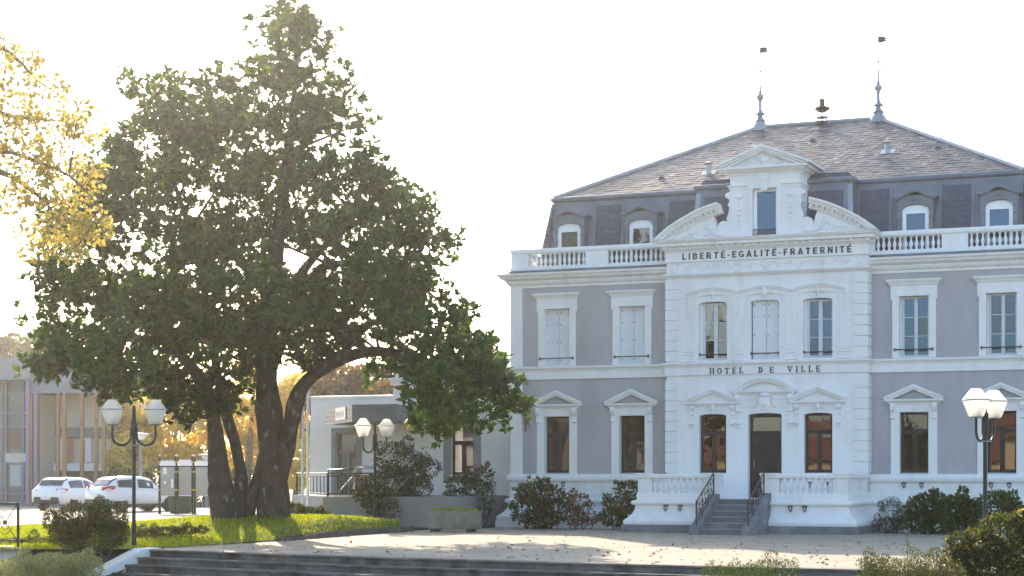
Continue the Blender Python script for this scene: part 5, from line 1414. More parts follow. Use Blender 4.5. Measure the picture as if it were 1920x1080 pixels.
# ------------------------------------------------------------------ parked cars
def car(name,label,u,v,heading,L,Wd,H,st):
    """st: stations (x from rear 0..1, sill z, belt z, roof z, half width belt, half width roof)"""
    p=gnd(u,v,PZ-0.012); t=thing(name,label,'car',p,heading,'cars parked in the lot')
    rows=[]
    for x,zs,zb,zr,wb,wr in st:
        X=(x-0.5)*L; wb*=Wd/2; wr*=Wd/2; zs*=H; zb*=H; zr*=H
        rows.append([(X,wb*0.86,zs),(X,wb*0.97,zs+0.07),(X,wb,zs+(zb-zs)*0.45),(X,wb*0.985,zb-0.05),(X,wb*0.95,zb),(X,wr*1.02,zr-0.06*H if zr-zb>0.12 else zb+(zr-zb)*0.5),(X,wr*0.86,zr-0.012),(X,0,zr)])
    n=len(rows[0]); m=MB(); vs=[]
    for r in rows: vs+= r+[(x,-y,z) for x,y,z in r[-2::-1]]
    k=2*n-1; fs=[]
    for i in range(len(rows)-1):
        for j in range(k-1): fs.append((i*k+j,(i+1)*k+j,(i+1)*k+j+1,i*k+j+1))
    fs.append(tuple(range(k))); fs.append(tuple((len(rows)-1)*k+j for j in range(k-1,-1,-1)))
    body=m.add(vs,fs).build('body','car_white',t,True)
    me=body.data; me.set_sharp_from_angle(angle=R(55))
    def quadpatch(i0,i1,s,shrink=0.10,z0=0.06,z1=0.95):
        a,b,c,d=[Vector((r[j][0],s*r[j][1],r[j][2])) for r,j in ((rows[i0],4),(rows[i1],4),(rows[i1],5),(rows[i0],5))]
        return a,b,c,d
    return t,rows,body
def side_windows(t,rows,spans):
    for s_ in (-1,1):
        for spn in spans:
            m=MB(); lowp=[];upp=[]
            for i in spn:
                r=rows[int(i)]; f=i-int(i)
                r2=rows[min(int(i)+1,len(rows)-1)]
                A=Vector(r[4]).lerp(Vector(r2[4]),f); B=Vector(r[5]).lerp(Vector(r2[5]),f)
                lo_=A.lerp(B,0.12); hi=A.lerp(B,0.90)
                lowp.append((lo_.x,s_*(lo_.y+0.012),lo_.z)); upp.append((hi.x,s_*(hi.y+0.012),hi.z))
            k=len(spn); m.add(lowp+upp,[(i,i+1,k+i+1,k+i) for i in range(k-1)])
            m.build('side_window','car_glass',t)
def cross_window(t,rows,idx,name,f0=0.25,f1=0.85):
    """glass strip across the car over the stations idx, lowest first"""
    L=[]
    for n_,i in enumerate(idx):
        r=rows[i]; q=[Vector(r[5]),Vector(r[6]),Vector(r[7])]; q[0]=q[0].lerp(q[1],0.30); L.append(q)
    L[0]=[p.lerp(q,f0) for p,q in zip(L[0],L[1])]; L[-1]=[p.lerp(q,f1) for p,q in zip(L[-2],L[-1])]
    sgn=-1 if rows[idx[0]][0][0]<0 else 1; off=Vector((sgn*0.03,0,0.022)); pts=[]
    for q in L:
        l=[v+off for v in q]; pts+=[tuple(v) for v in l]+[(v.x,-v.y,v.z) for v in l[-2::-1]]
    MB().add(pts,[(j*5+i,j*5+i+1,(j+1)*5+i+1,(j+1)*5+i) for j in range(len(L)-1) for i in range(4)]).build(name,'car_glass',t)
def wheels(t,xs,y,r,w=0.2):
    ty=MB().lathe([(r*0.62,-w/2),(r*0.94,-w/2),(r,-w/2+0.03),(r,w/2-0.03),(r*0.94,w/2),(r*0.62,w/2)],20).mesh('tyre','tyre',True)
    ri=MB().lathe([(r*0.62,-0.05),(r*0.62,0.085),(r*0.55,0.07),(r*0.2,0.06),(r*0.14,0.09),(0.01,0.09)],20)
    for k in range(5):
        a=k*2*math.pi/5; ri.add([(r*0.1*math.cos(a+1.2),r*0.1*math.sin(a+1.2),0.095),(r*0.6*math.cos(a+0.14),r*0.6*math.sin(a+0.14),0.095),(r*0.6*math.cos(a-0.14),r*0.6*math.sin(a-0.14),0.095),(r*0.1*math.cos(a-1.2),r*0.1*math.sin(a-1.2),0.095)],[(0,1,2,3)])
    ri=ri.mesh('rim','rim'); ar=MB().lathe([(r*1.2,-0.02),(r*1.2,0.02),(0.02,0.021)],22).mesh('wheel_arch','car_dark')
    for x in xs:
        for s_ in (-1,1):
            ro=(R(-90) if s_>0 else R(90),0,0)
            w_=link('wheel',ty,t,(x,s_*(y-0.09),r),ro); link('rim',ri,w_)
            link('wheel_arch',ar,t,(x,s_*(y-0.035),r+0.03),ro)
# compact crossover, pointing right and away
suv=[(0.0,0.30,0.52,0.53,0.80,0.70),(0.012,0.22,0.60,0.62,0.90,0.72),(0.05,0.20,0.66,0.70,0.97,0.74),(0.13,0.19,0.67,0.90,1.0,0.72),(0.20,0.19,0.66,0.975,1.0,0.72),(0.34,0.19,0.645,1.0,0.99,0.74),(0.50,0.19,0.63,0.995,0.98,0.75),(0.60,0.19,0.625,0.93,0.98,0.74),(0.70,0.19,0.625,0.72,0.98,0.76),(0.74,0.19,0.62,0.655,0.98,0.78),(0.85,0.2,0.585,0.615,0.97,0.78),(0.94,0.21,0.52,0.56,0.92,0.74),(0.985,0.24,0.42,0.46,0.82,0.66),(1.0,0.3,0.38,0.40,0.72,0.6)]
t,rw,bd=car('crossover_car','white compact crossover car parked behind the lamp post, seen from its rear corner',252,959,R(45),4.1,1.77,1.56,suv)
side_windows(t,rw,[(3.6,4,5,5.3),(5.5,6,7,8.6)]); cross_window(t,rw,(2,3,4),'rear_window'); cross_window(t,rw,(9,8,7),'windscreen')
wheels(t,(-1.22,1.28),0.86,0.34)
for s_ in (-1,1):
    MB().add([(-2.02,s_*0.55,1.09),(-1.90,s_*0.86,1.13),(-1.50,s_*0.90,1.15),(-1.60,s_*0.90,1.00),(-1.92,s_*0.875,0.93),(-2.06,s_*0.58,0.95)],[(0,1,2,3,4,5)]).build('tail_light','tail_red',t)
    MB().blob((0.62,s_*0.98,1.0),(0.1,0.09,0.075)).build('mirror','car_white',t,True)
MB().box(-2.09,-2.055,-0.26,0.26,0.72,0.83).build('number_plate','plate',t); MB().box(-2.07,-1.95,-0.72,0.72,0.36,0.56).build('bumper','car_dark',t,bevel=0.03)
MB().box(-1.0,1.05,-0.83,0.83,0.24,0.36).build('sill_trim','car_dark',t,bevel=0.02)
hb=[(0.0,0.34,0.56,0.58,0.84,0.70),(0.015,0.22,0.64,0.66,0.93,0.72),(0.05,0.18,0.66,0.70,0.97,0.74),(0.12,0.17,0.66,0.92,0.99,0.74),(0.20,0.17,0.655,0.985,1.0,0.74),(0.34,0.17,0.645,1.0,1.0,0.75),(0.48,0.17,0.635,0.985,0.99,0.75),(0.60,0.17,0.625,0.88,0.98,0.75),(0.72,0.17,0.61,0.68,0.98,0.76),(0.77,0.18,0.60,0.625,0.97,0.78),(0.88,0.19,0.54,0.57,0.94,0.76),(0.95,0.2,0.46,0.50,0.86,0.7),(1.0,0.26,0.36,0.38,0.7,0.56)]
t,rw,bd=car('hatchback_car','white hatchback car parked beside the crossover, its number plate towards the square',141,956,R(66),4.25,1.80,1.50,hb)
side_windows(t,rw,[(3.5,4,5,5.35),(5.5,6,7,8.2)]); cross_window(t,rw,(2,3,4),'rear_window'); cross_window(t,rw,(9,8,7),'windscreen')
wheels(t,(-1.25,1.36),0.88,0.32)
for s_ in (-1,1):
    MB().add([(-2.09,s_*0.52,0.99),(-1.98,s_*0.84,1.0),(-1.72,s_*0.90,0.99),(-1.72,s_*0.905,0.90),(-1.98,s_*0.87,0.83),(-2.11,s_*0.55,0.86)],[(0,1,2,3,4,5)]).build('tail_light','tail_red',t)
    MB().blob((0.75,s_*1.0,0.98),(0.1,0.09,0.07)).build('mirror','car_white',t,True)
MB().box(-2.16,-2.125,-0.27,0.27,0.50,0.61).build('number_plate','plate',t); MB().box(-2.14,-2.0,-0.7,0.7,0.33,0.62).build('bumper','car_dark',t,bevel=0.03)

# ------------------------------------------------------------------ cultural centre across the lot
CC = thing('cultural_centre','modern hall with grey roof, tall timber columns and glazed entrance behind the parked cars','building',(-26,102,PZ-0.03),R(-4))
def cx(u,Y=102): return (u-960)/F_PX*Y+26
def cz(v,Y=102): return EYE+(888-v)/F_PX*Y-(PZ-0.03)
gx=lambda u:cx(u)
MB().box(gx(-160),gx(64),-1.2,9,cz(714),cz(672)).build('roof','far_grey',CC)
MB().box(gx(64),gx(206),-0.6,9,cz(738),cz(700)).build('lower_roof','far_grey',CC)
MB().box(gx(-160),gx(206),9,9.3,0,cz(680)).build('wall','far_cream',CC)
# glazed front
mu=MB()
for u in (2,9.5,43,57): mu.box(gx(u)-0.06,gx(u)+0.06,-0.05,0.10,0,cz(714))
for v in (738,775,800,850,870,925): mu.box(gx(-60),gx(58),-0.03,0.08,cz(v)-0.05,cz(v)+0.05)
mu.build('mullions','far_grey',CC)
for a,b in ((-60,2),(2,9.5),(9.5,43),(43,57)):
    for c,d in ((870,942),(800,868),(738,798),(716,736)): MB().add([(gx(a),0.02,cz(c)),(gx(b),0.02,cz(c)),(gx(b),0.03,cz(d)),(gx(a),0.03,cz(d))],[(0,1,2,3)]).build('pane','glass_sky_tint',CC)
MB().box(gx(-60),gx(60),4,4.1,0,cz(716)).build('inner_wall','far_cream',CC)
bdn=MB().box(gx(10),gx(52),-0.12,-0.06,cz(867),cz(850)).build('sign_panel','far_cream',CC)
for k,txt in enumerate(('Espace Culturel','Médiathèque')):
    me=glyph_mesh(txt,0.30,0.0); me.materials.clear(); me.materials.append(MATS['far_white']); link('lettering',me,bdn,(gx(13),-0.14,cz(857.5+k*7.5)),(R(90),0,0),(0.5,0.8,1))
for u,c in ((62,'violet_post'),(67,'wood_post'),(76.5,'violet_post'),(78,'wood_post'),(118,'wood_post'),(131,'wood_post'),(162,'wood_post'),(190,'wood_post'),(204.5,'wood_post'),(2,'wood_post')):
    MB().box(gx(u)-0.075*1.2,gx(u)+0.075*1.2,-0.75-(u%3)*0.1,-0.55-(u%3)*0.1,0,cz(716 if u<64 else 739)).build('column',c,CC)
# set-back block seen between the columns
bw=MB().box(gx(78),gx(206),2.5,8.9,cz(800),cz(738)); bw.build('upper_wall','far_cream',CC)
MB().box(gx(78),gx(206),2.3,8.8,cz(818),cz(801)).build('grey_band','far_grey',CC)
MB().box(gx(78),gx(202),2.6,8.8,cz(868),cz(819)).build('lower_wall','far_cream',CC)
MB().box(gx(76),gx(205),2.2,8.7,cz(883),cz(868.2)).build('white_band','far_white',CC)
MB().box(gx(76),gx(190),3.2,8.7,0,cz(883.2)).build('ground_wall','far_grey',CC); MB().box(gx(196),gx(204),2.25,2.6,0,cz(883.2)).build('white_pier','far_white',CC)
MB().box(gx(101),gx(112),2.52,2.58,cz(867),cz(819)).build('orange_panel','orange_panel',CC)
for a,b in ((78,100),(130,147)):
    wi=MB(); 
    wi.box(gx(a),gx(b),2.44,2.56,cz(823),cz(818)); wi.box(gx(b)-0.15,gx(b),2.44,2.56,cz(866),cz(823)); wi.box((gx(a)+gx(b))/2-0.08,(gx(a)+gx(b))/2+0.08,2.44,2.56,cz(866),cz(823)); wi=wi.build('window','far_white',CC)
    MB().add([(gx(a),2.55,cz(866)),(gx(b),2.55,cz(866)),(gx(b),2.55,cz(823)),(gx(a),2.55,cz(823))],[(0,1,2,3)]).build('pane','glass',wi)
# houses on the far side of the square, seen only in the windows
def house(x,y,rz,w,d,h,rh,label,wm,group=None):
    t=thing('house',label,'house',(x,y,LOW),rz)
    MB().box(-w/2,w/2,-d/2,d/2,0,h).build('wall',wm,t)
    r=MB(); e=0.5; r.add([(-w/2-e,-d/2-e,h-0.15),(w/2+e,-d/2-e,h-0.15),(w/2+e,d/2+e,h-0.15),(-w/2-e,d/2+e,h-0.15),(-w/2-e,0,h+rh),(w/2+e,0,h+rh)],[(0,1,5,4),(1,2,5),(2,3,4,5),(3,0,4),(0,3,2,1)]); rf=r.build('roof','tile_red',t)
    MB().box(-w*0.2-0.4,-w*0.2+0.4,-0.4,0.4,h+rh*0.5,h+rh+1.0).build('chimney','house_cream',rf)
    for k in range(3):
        xx=-w*0.32+k*w*0.32
        wi=MB().box(xx-0.5,xx+0.5,d/2,d/2+0.04,1.0 if k!=1 else 0.0,2.3).build('window' if k!=1 else 'door','dark_wood',t)
house(-47,-15,R(-37),13,9,4.3,1.7,'low cream house with red tiled roof across the square','house_cream')
house(-30,-27,R(-33),11,9,4.6,2.0,'taller cream house with red tiled roof across the square','house_cream')
house(-62,6,R(-45),14,9,4.4,1.8,'long white house with red tiled roof across the square','far_white')
# ------------------------------------------------------------------ vegetation
leafmat('magnolia_leaf',[(0,(0.015,0.042,0.008)),(0.5,(0.032,0.074,0.012)),(0.84,(0.08,0.115,0.018)),(0.93,(0.15,0.11,0.025)),(1,(0.20,0.12,0.03))],0.44,0.42,0.35)
leafmat('plane_leaf',[(0,(0.17,0.19,0.05)),(0.45,(0.36,0.32,0.10)),(0.8,(0.50,0.40,0.14)),(1,(0.40,0.26,0.09))],0.55,0.6)
leafmat('autumn_leaf',[(0,(0.40,0.42,0.14)),(0.35,(0.64,0.58,0.22)),(0.75,(0.74,0.62,0.25)),(1,(0.68,0.48,0.18))],0.55,0.7)
leafmat('brown_leaf',[(0,(0.10,0.07,0.03)),(0.6,(0.20,0.12,0.05)),(1,(0.30,0.18,0.07))],0.4,0.7)
leafmat('green_leaf',[(0,(0.025,0.05,0.015)),(0.6,(0.05,0.09,0.022)),(0.92,(0.10,0.13,0.03)),(1,(0.22,0.10,0.04))],0.35,0.4)
leafmat('hedge_leaf',[(0,(0.03,0.05,0.015)),(0.6,(0.07,0.09,0.025)),(0.9,(0.13,0.13,0.035)),(1,(0.22,0.10,0.03))],0.4,0.5)
leafmat('pale_leaf',[(0,(0.15,0.18,0.07)),(0.6,(0.28,0.30,0.13)),(0.95,(0.40,0.38,0.17)),(1,(0.5,0.36,0.10))],0.35,0.7)
leafmat('camellia_leaf',[(0,(0.02,0.035,0.012)),(0.7,(0.04,0.06,0.02)),(1,(0.10,0.12,0.03))],0.2,0.22,0.8)
leafmat('gold_lit_leaf',[(0,(0.025,0.04,0.012)),(0.6,(0.05,0.07,0.018)),(0.85,(0.10,0.11,0.025)),(0.93,(0.35,0.26,0.07)),(1,(0.5,0.35,0.08))],0.4,0.35,0.6)  # gold stops: yellowish leaves, and sunlit tips put into the colour
leafmat('hydrangea_leaf',[(0,(0.02,0.045,0.016)),(0.6,(0.045,0.085,0.025)),(0.86,(0.09,0.12,0.03)),(0.95,(0.25,0.08,0.04)),(1,(0.30,0.15,0.06))],0.3,0.45)
leafmat('red_leaf',[(0,(0.05,0.06,0.02)),(0.5,(0.10,0.08,0.03)),(1,(0.26,0.07,0.03))],0.35,0.5)
leafmat('dead_leaf',[(0,(0.10,0.065,0.04)),(0.5,(0.19,0.13,0.07)),(0.93,(0.30,0.20,0.08)),(1,(0.36,0.12,0.04))],0.2,0.8)

def limb(m,pts,rad,Y,dY=None,seg=10,jit=0.25,sub=3):
    P=[]; Rr=[]
    n=len(pts)
    for i,(u,v) in enumerate(pts):
        d=0 if dY is None else (dY[i] if hasattr(dY,'__len__') else dY*i/(n-1))
        P.append(at(u,v,Y+d)); Rr.append(rad[i])
    # smooth
    Q=[];S_=[]
    for i in range(n-1):
        p0,p1,p2,p3=P[max(i-1,0)],P[i],P[i+1],P[min(i+2,n-1)]
        for k in range(sub):
            t=k/sub
            q=0.5*((2*p1)+(p2-p0)*t+(2*p0-5*p1+4*p2-p3)*t*t+(3*p1-p0-3*p2+p3)*t**3); Q.append(q); S_.append(Rr[i]*(1-t)+Rr[i+1]*t)
    Q.append(P[-1]); S_.append(Rr[-1])
    m.tube(Q,S_,seg,jit); return list(zip(Q,S_))
def twigs(m,sources,targets,r0=0.05,sag=0.15):
    src=[s for s in sources]
    for c in targets:
        c=Vector(c); best=min(src,key=lambda s:(s[0]-c).length+ (0.6 if s[0].z>c.z else 0))
        a=best[0]; d=(c-a); L=d.length
        if L<0.2: continue
        mid=a+d*0.5+Vector((random.uniform(-1,1),random.uniform(-1,1),random.uniform(-0.3,1)))*L*sag
        r=min(best[1]*0.6,r0*(0.5+L*0.25)); 
        pts=[a,a.lerp(mid,0.55),mid,mid.lerp(c,0.55),c]
        m.tube(pts,[r,r*0.8,r*0.6,r*0.42,r*0.2],6)

# ---- the big evergreen tree on the mound
TYY=50.0
b0=at(478,972,TYY); b0.z=PZ+0.45
MG=thing('magnolia_tree','huge dark evergreen tree with several trunks on the grass mound','tree',b0)
inv=Matrix.Translation(-b0)
tr=MB(); src=[]
def L_(pts,rad,dY=None,seg=12,jit=0.3):
    s=limb(tr,pts,rad,TYY,dY,seg,jit); src.extend(s)
L_([(514,985),(513,950),(511,900),(507,820),(503,740),(498,660),(505,560),(520,450),(535,330),(548,220),(556,110),(560,40)],[.44,.40,.38,.36,.33,.29,.25,.2,.14,.09,.05,.02],0.3,14)
L_([(512,960),(524,890),(537,838),(548,780),(566,726),(603,692),(650,668),(712,660),(785,672),(850,705),(915,745)],[.20,.24,.24,.22,.20,.19,.17,.14,.11,.07,.03],[0.1,0,-.1,-.2,-.3,-.5,-.8,-1.1,-1.4,-1.8,-2.0])
L_([(428,985),(418,945),(410,890),(405,810),(394,750),(372,705),(330,655),(262,605),(190,565)],[.42,.36,.29,.21,.19,.16,.12,.08,.03],[-.3,-.3,-.3,-.4,-.6,-.9,-1.3,-1.8,-2.2],14)
L_([(446,975),(452,900),(442,840),(426,780),(411,725),(401,650),(382,540),(352,420),(312,300),(288,215)],[.20,.17,.15,.145,.135,.12,.10,.08,.05,.02],0.8)
L_([(466,985),(474,930),(488,868),(500,815)],[.17,.14,.12,.09],0.2)
L_([(405,960),(398,920),(408,880)],[.12,.14,.08],[-.5,-.5,-.3])
L_([(503,640),(542,545),(615,455),(700,405),(785,400)],[.16,.13,.1,.06,.02],1.5)
L_([(500,720),(530,640),(556,570),(600,505),(665,495),(760,520),(820,560)],[.15,.14,.12,.10,.08,.05,.02],-2.2)
L_([(533,340),(590,240),(645,180),(680,150)],[.09,.07,.04,.015],0.5)
L_([(545,265),(455,212),(380,205),(300,200),(250,215)],[.10,.09,.075,.04,.015],-1.0)
L_([(508,570),(440,480),(360,425),(245,390),(170,400)],[.13,.11,.08,.05,.02],-1.5)
L_([(640,670),(690,610),(760,600),(840,610)],[.1,.08,.05,.02],0.8)
L_([(395,750),(340,720),(280,700),(200,700)],[.12,.09,.06,.02],0.5)
LOB=[(548,38,62,36),(600,78,60,34),(505,70,40,30),(655,165,38,50),(570,135,80,45),(500,140,60,42),(398,160,44,50),(290,178,74,55),(345,232,95,52),(455,225,85,55),(580,225,85,60),(668,225,30,26),
(235,275,55,45),(200,345,70,55),(300,330,90,65),(420,330,95,70),(545,335,95,70),(655,315,80,52),(715,370,75,55),(775,400,55,45),
(135,440,75,55),(235,430,95,70),(360,440,100,75),(490,440,100,75),(620,430,100,75),(735,450,85,65),(810,455,45,45),
(104,535,50,48),(175,545,85,65),(290,545,100,70),(420,550,100,70),(555,545,95,65),(680,545,95,65),(785,545,70,60),
(96,610,42,42),(165,640,85,55),(265,640,85,60),(370,635,85,60),(470,620,70,50),(585,610,75,40),(700,610,85,45),(815,615,75,50),(885,620,45,45),
(115,690,55,40),(205,705,65,42),(285,715,50,40),(350,720,55,50),(390,760,40,35),(440,690,50,38),(880,680,70,50),(800,690,70,42),(735,690,50,30),(930,720,50,45),(860,755,70,45),(935,780,42,38),(790,745,45,40),(965,760,26,24),(800,800,35,25),(610,665,40,22),(560,660,30,30),(312,748,44,36),(368,778,38,30),(425,735,42,36),(345,700,50,40),(545,640,40,36),(602,640,45,32),(470,648,56,40),(655,655,36,20),(250,690,50,40),(900,660,45,40),(905,790,36,28),(845,795,40,24)]
random.seed(21)
lobes=[]
for (u,v,ru,rv) in LOB:
    big=ru>60; 
    for k in range(3 if big else 2):
        if big: dy=(-2.6,0.1,2.8)[k]*min(1.25,ru/75)+random.uniform(-.5,.5)
        else: dy=(-0.9,0.9)[k]+random.uniform(-.6,.6) + (-1.8 if u>760 and v>590 else 0)
        if v>540 and big: dy-=(2.2 if u>260 else -0.4)
        s_=TYY/F_PX; j=random.uniform(-12,12)
        f=0.92 if k==1 or not big else 0.82
        lobes.append((at(u+j,v+random.uniform(-10,10),TYY+dy),(ru*s_*f,min(ru*s_*1.0,1.3),rv*s_*f)))
w=np.array([r[0]*r[2] for c,r in lobes]); w/=w.sum()
NS=2250
ch=rng.choice(len(lobes),size=NS,p=w); C=np.array([tuple(c) for c,r in lobes])[ch]; RR=np.array([r for c,r in lobes])[ch]
d=rdir(NS); rad=0.40+0.66*rng.random(NS)**0.7
P=C+d*RR*rad[:,None]
keep=np.array([noise.noise(Vector((p[0]*0.8,p[1]*0.5,p[2]*0.8)))+0.45*noise.noise(Vector(p)*1.9) > (-0.20 if p[2]<7.5 else -0.12) for p in P])
P=P[keep]; d=d[keep]
k_=rng.integers(4,8,size=len(P)); P0=P
P=np.repeat(P,k_,axis=0)+rng.normal(size=(k_.sum(),3))*np.array([0.20,0.20,0.16]); d=np.repeat(d,k_,axis=0); sprayt=np.repeat(rng.random(len(P0)),k_); NR=len(P)
ax=norm(d*0.8+np.array([0,0,0.55])+rdir(NR)*0.45)
NL=8
A=np.repeat(ax,NL,axis=0); Pp=np.repeat(P,NL,axis=0)
rd=rdir(NR*NL); side=norm(np.cross(A,rd)); spread_=(0.55+0.8*rng.random((NR*NL,1)))
D=norm(A*0.55+side*spread_)
Nn=norm(A-D*np.sum(A*D,axis=1,keepdims=True)+1e-3)
Ln=0.18+0.12*rng.random(NR*NL); Wn=Ln*(0.36+0.14*rng.random(NR*NL))
Pp=Pp-A*rng.random((NR*NL,1))*0.10
tint=np.clip(np.repeat(sprayt*0.35+rng.random(NR)*0.2,NL)+rng.random(NR*NL)*0.45,0,1)
me=leaf_mesh('crown',Pp-np.array(b0),D,Nn,Ln,Wn,'magnolia_leaf',tint)
link('crown',me,MG)
twigs(tr,src,[c for c,r in lobes],0.07,0.12)
cen=np.array([tuple(c) for c,r in lobes])
for p in P0[::2]:
    q=cen[np.argmin(((cen-p)**2).sum(axis=1))]; v=Vector(p); c=Vector(q); mid=c.lerp(v,0.5)+Vector((random.uniform(-.1,.1),random.uniform(-.1,.1),random.uniform(-.05,.15)))
    tr.tube([c,mid,v],[0.022,0.015,0.007],4)
trunk=tr.build('trunk','bark',MG,True); trunk.data.transform(inv)

# ---- plane tree reaching in from the left
PY=40.0
pb=at(-330,1000,PY); pb.z=PZ
PTREE=thing('plane_tree','yellowing broadleaf tree reaching into the picture from the left edge','tree',pb)
pm_=MB(); psrc=[]
for pts,rad,dy in (([(-330,1060),(-325,800),(-310,500),(-290,250),(-260,60),(-230,-80)],[.42,.36,.3,.22,.14,.05],0),([(-305,470),(-180,380),(-60,320),(20,330),(90,385),(100,410)],[.2,.16,.1,.06,.035,.015],0.5),([(-290,300),(-160,180),(-40,80),(30,110),(70,150),(150,205)],[.15,.11,.07,.04,.025,.01],0),([(-60,320),(0,285),(60,300),(130,330),(190,390)],[.07,.05,.04,.03,.012],-0.4),([(-180,240),(-60,200),(30,220),(110,225),(170,215)],[.09,.06,.04,.025,.01],0.6),([(-300,420),(-380,300),(-450,200)],[.15,.1,.04],0),([(-290,600),(-200,560),(-120,560)],[.12,.08,.03],0)):
    psrc+=limb(pm_,pts,rad,PY,dy,8,0.2)
pl=[(8,140,34,30),(60,320,50,40),(20,370,30,30),(25,420,26,24),(60,470,30,20),(130,470,40,20),(15,85,32,22),(45,110,38,26),(85,165,48,28),(30,200,50,34),(100,235,60,36),(165,235,45,28),(40,285,60,38),(110,300,55,36),(175,300,38,36),(70,360,42,28),(150,365,55,40),(120,425,62,34),(180,425,36,36),(85,440,34,24),(10,250,45,40),(140,205,42,20),
(-120,60,110,80),(-200,200,120,100),(-330,150,140,110),(-430,250,120,100),(-120,330,90,60),(-260,400,120,60),(-230,-50,120,70),(-130,560,80,50),(-60,180,60,60)]
plob=[(at(u,v,PY+random.uniform(-1.2,1.2)),(ru*PY/F_PX,ru*PY/F_PX*0.9,rv*PY/F_PX)) for u,v,ru,rv in pl]
twigs(pm_,psrc,[c for c,r in plob]+[c+Vector((random.uniform(-.8,.8)*r[0],random.uniform(-.6,.6),random.uniform(-.8,.8)*r[2])) for c,r in plob for _ in range(3)],0.016,0.15)
o=pm_.build('trunk','bark_plane',PTREE,True); o.data.transform(Matrix.Translation(-pb))
c_=cloud('crown',plob,23000,0.105,'plane_leaf',PTREE,0.85,-0.1,0.35,-0.24,1.6,LEAF4,None,0.5,0.5); c_.data.transform(Matrix.Translation(-pb))

# ---- shrubs and bushes
def shrub(name,label,cat,Y,px,n,leaf,m,base_v=None,base_z=None,asp=0.5,up=0.3,stems=6,gap=None,group=None,shell=0.35,sr=0.012,flowers=None,out=0.9,dp=0.9,spr=2):
    lob=[(at(u,v,Y+random.uniform(-0.25,0.25)*(ru*Y/F_PX)),(ru*Y/F_PX,ru*Y/F_PX*dp,rv*Y/F_PX)) for u,v,ru,rv in px]
    for _k in range(spr*len(px)):
        c0,r0=lob[_k%len(px)]; a_=random.uniform(-0.35,math.pi+0.35); rr=r0[0]*random.uniform(0.18,0.32)
        lob.append((c0+Vector((math.cos(a_)*r0[0]*0.98,random.uniform(-.6,.6)*r0[1],math.sin(a_)*r0[2]*1.0)),(rr,rr,rr*random.uniform(0.8,1.5))))
    cx_=sum(c.x for c,r in lob)/len(lob); bz=base_z if base_z is not None else EYE+(888-base_v)/F_PX*Y
    b=Vector((cx_,Y,bz)); t=thing(name,label,cat,b,0,group)
    c=cloud('foliage',lob,n,leaf,m,t,asp,up,shell,gap,2.2,LEAF4,None,out); c.data.transform(Matrix.Translation(-b))
    st=MB()
    for k in range(stems):
        l=lob[k%len(lob)]; e=l[0]+Vector((random.uniform(-.6,.6)*l[1][0],random.uniform(-.6,.6)*l[1][1],random.uniform(-.2,.8)*l[1][2]))-b
        s0=Vector((random.uniform(-0.5,0.5)*abs(l[1][0])+ (l[0].x-b.x)*0.6,random.uniform(-0.2,0.2),0))
        st.tube([s0,s0.lerp(e,0.5)+Vector((random.uniform(-.1,.1),random.uniform(-.1,.1),0)),e],[sr,sr*0.8,sr*0.35],5)
    st.build('stems','bark',t,True)
    if flowers:
        for fu,fv,fr_ in flowers:
            p=at(fu,fv,Y-0.15)-b; f=MB().blob((0,0,0),(fr_,fr_,fr_*1.2),8,6)
            for v_i,vv in enumerate(f.v): f.v[v_i]=tuple(x*(1+0.35*noise.noise(Vector(vv)*40)) for x in vv)
            fo=f.build('flower_head','dead_flower',t); fo.location=p
            st2=MB().tube([p,p*0.6+Vector((0,0,-0.1)),Vector((p.x*0.5,0,0))],0.006,4).build('flower_stalk','bark',t)
    return t
mat('dead_flower',(0.22,0.09,0.05),0.9,(0.14,0.07,0.04),30)
random.seed(33)
shrub('rounded_bush','rounded twiggy bush with small reddish green leaves beside the lamp post and cheek wall','bush',39.6,[(150,978,52,36),(200,972,42,34),(175,1003,66,34),(130,1000,40,28),(215,1000,30,28)],17000,0.05,'hedge_leaf',base_v=1045,asp=0.5,up=0.7,stems=26,sr=0.01,spr=1)
shrub('pale_bush','low pale grey-green bush at the bottom corner before the white retaining wall','bush',36.0,[(40,1080,60,36),(95,1066,52,30),(150,1066,46,30),(15,1095,45,30),(120,1090,70,30)],20000,0.045,'pale_leaf',base_z=LOW,asp=0.35,up=0.9,stems=18,sr=0.01,spr=1)
shrub('low_hedge','low clipped row of ground cover across the lawn under the big tree','hedge',45.3,[(275,1000,26,8),(310,997,30,8),(350,994,26,7),(378,994,14,6)],3600,0.05,'hedge_leaf',base_z=PZ+0.12,asp=0.6,up=0.6,stems=8)
shrub('ground_cover','low strip of ground cover behind the green railing','hedge',43.0,[(10,1019,40,8),(70,1016,38,9),(115,1013,25,9),(-40,1019,40,8)],3600,0.05,'hedge_leaf',base_z=PZ,asp=0.6,up=0.6,stems=8)
shrub('camellia_shrub','tall glossy dark shrub behind the lamp post by the entrance block','shrub',57.3,[(745,862,44,34),(770,880,46,36),(740,905,45,36),(785,915,28,22),(760,940,36,26),(805,878,24,18)],8500,0.085,'camellia_leaf',base_z=PZ+0.05,asp=0.5,up=0.3,stems=10,gap=-0.35,sr=0.02)
shrub('rhododendron','broad yellow-tinged shrub at the foot of the camellia beside the ramp','shrub',56.6,[(705,915,32,26),(690,930,22,20),(715,945,34,22),(735,955,30,16)],2600,0.12,'gold_lit_leaf',base_z=PZ+0.05,asp=0.36,up=0.3,stems=8,sr=0.014)
shrub('leggy_shrub','leggy shrub with a dried flower head standing behind the planter','shrub',57.6,[(862,908,26,15),(890,915,24,16),(905,900,18,24),(915,930,12,20),(850,930,18,8),(905,960,12,16)],1300,0.13,'hydrangea_leaf',base_z=PZ+0.05,asp=0.4,up=0.1,stems=14,sr=0.01,flowers=[(914,871,0.09),(893,880,0.07)])
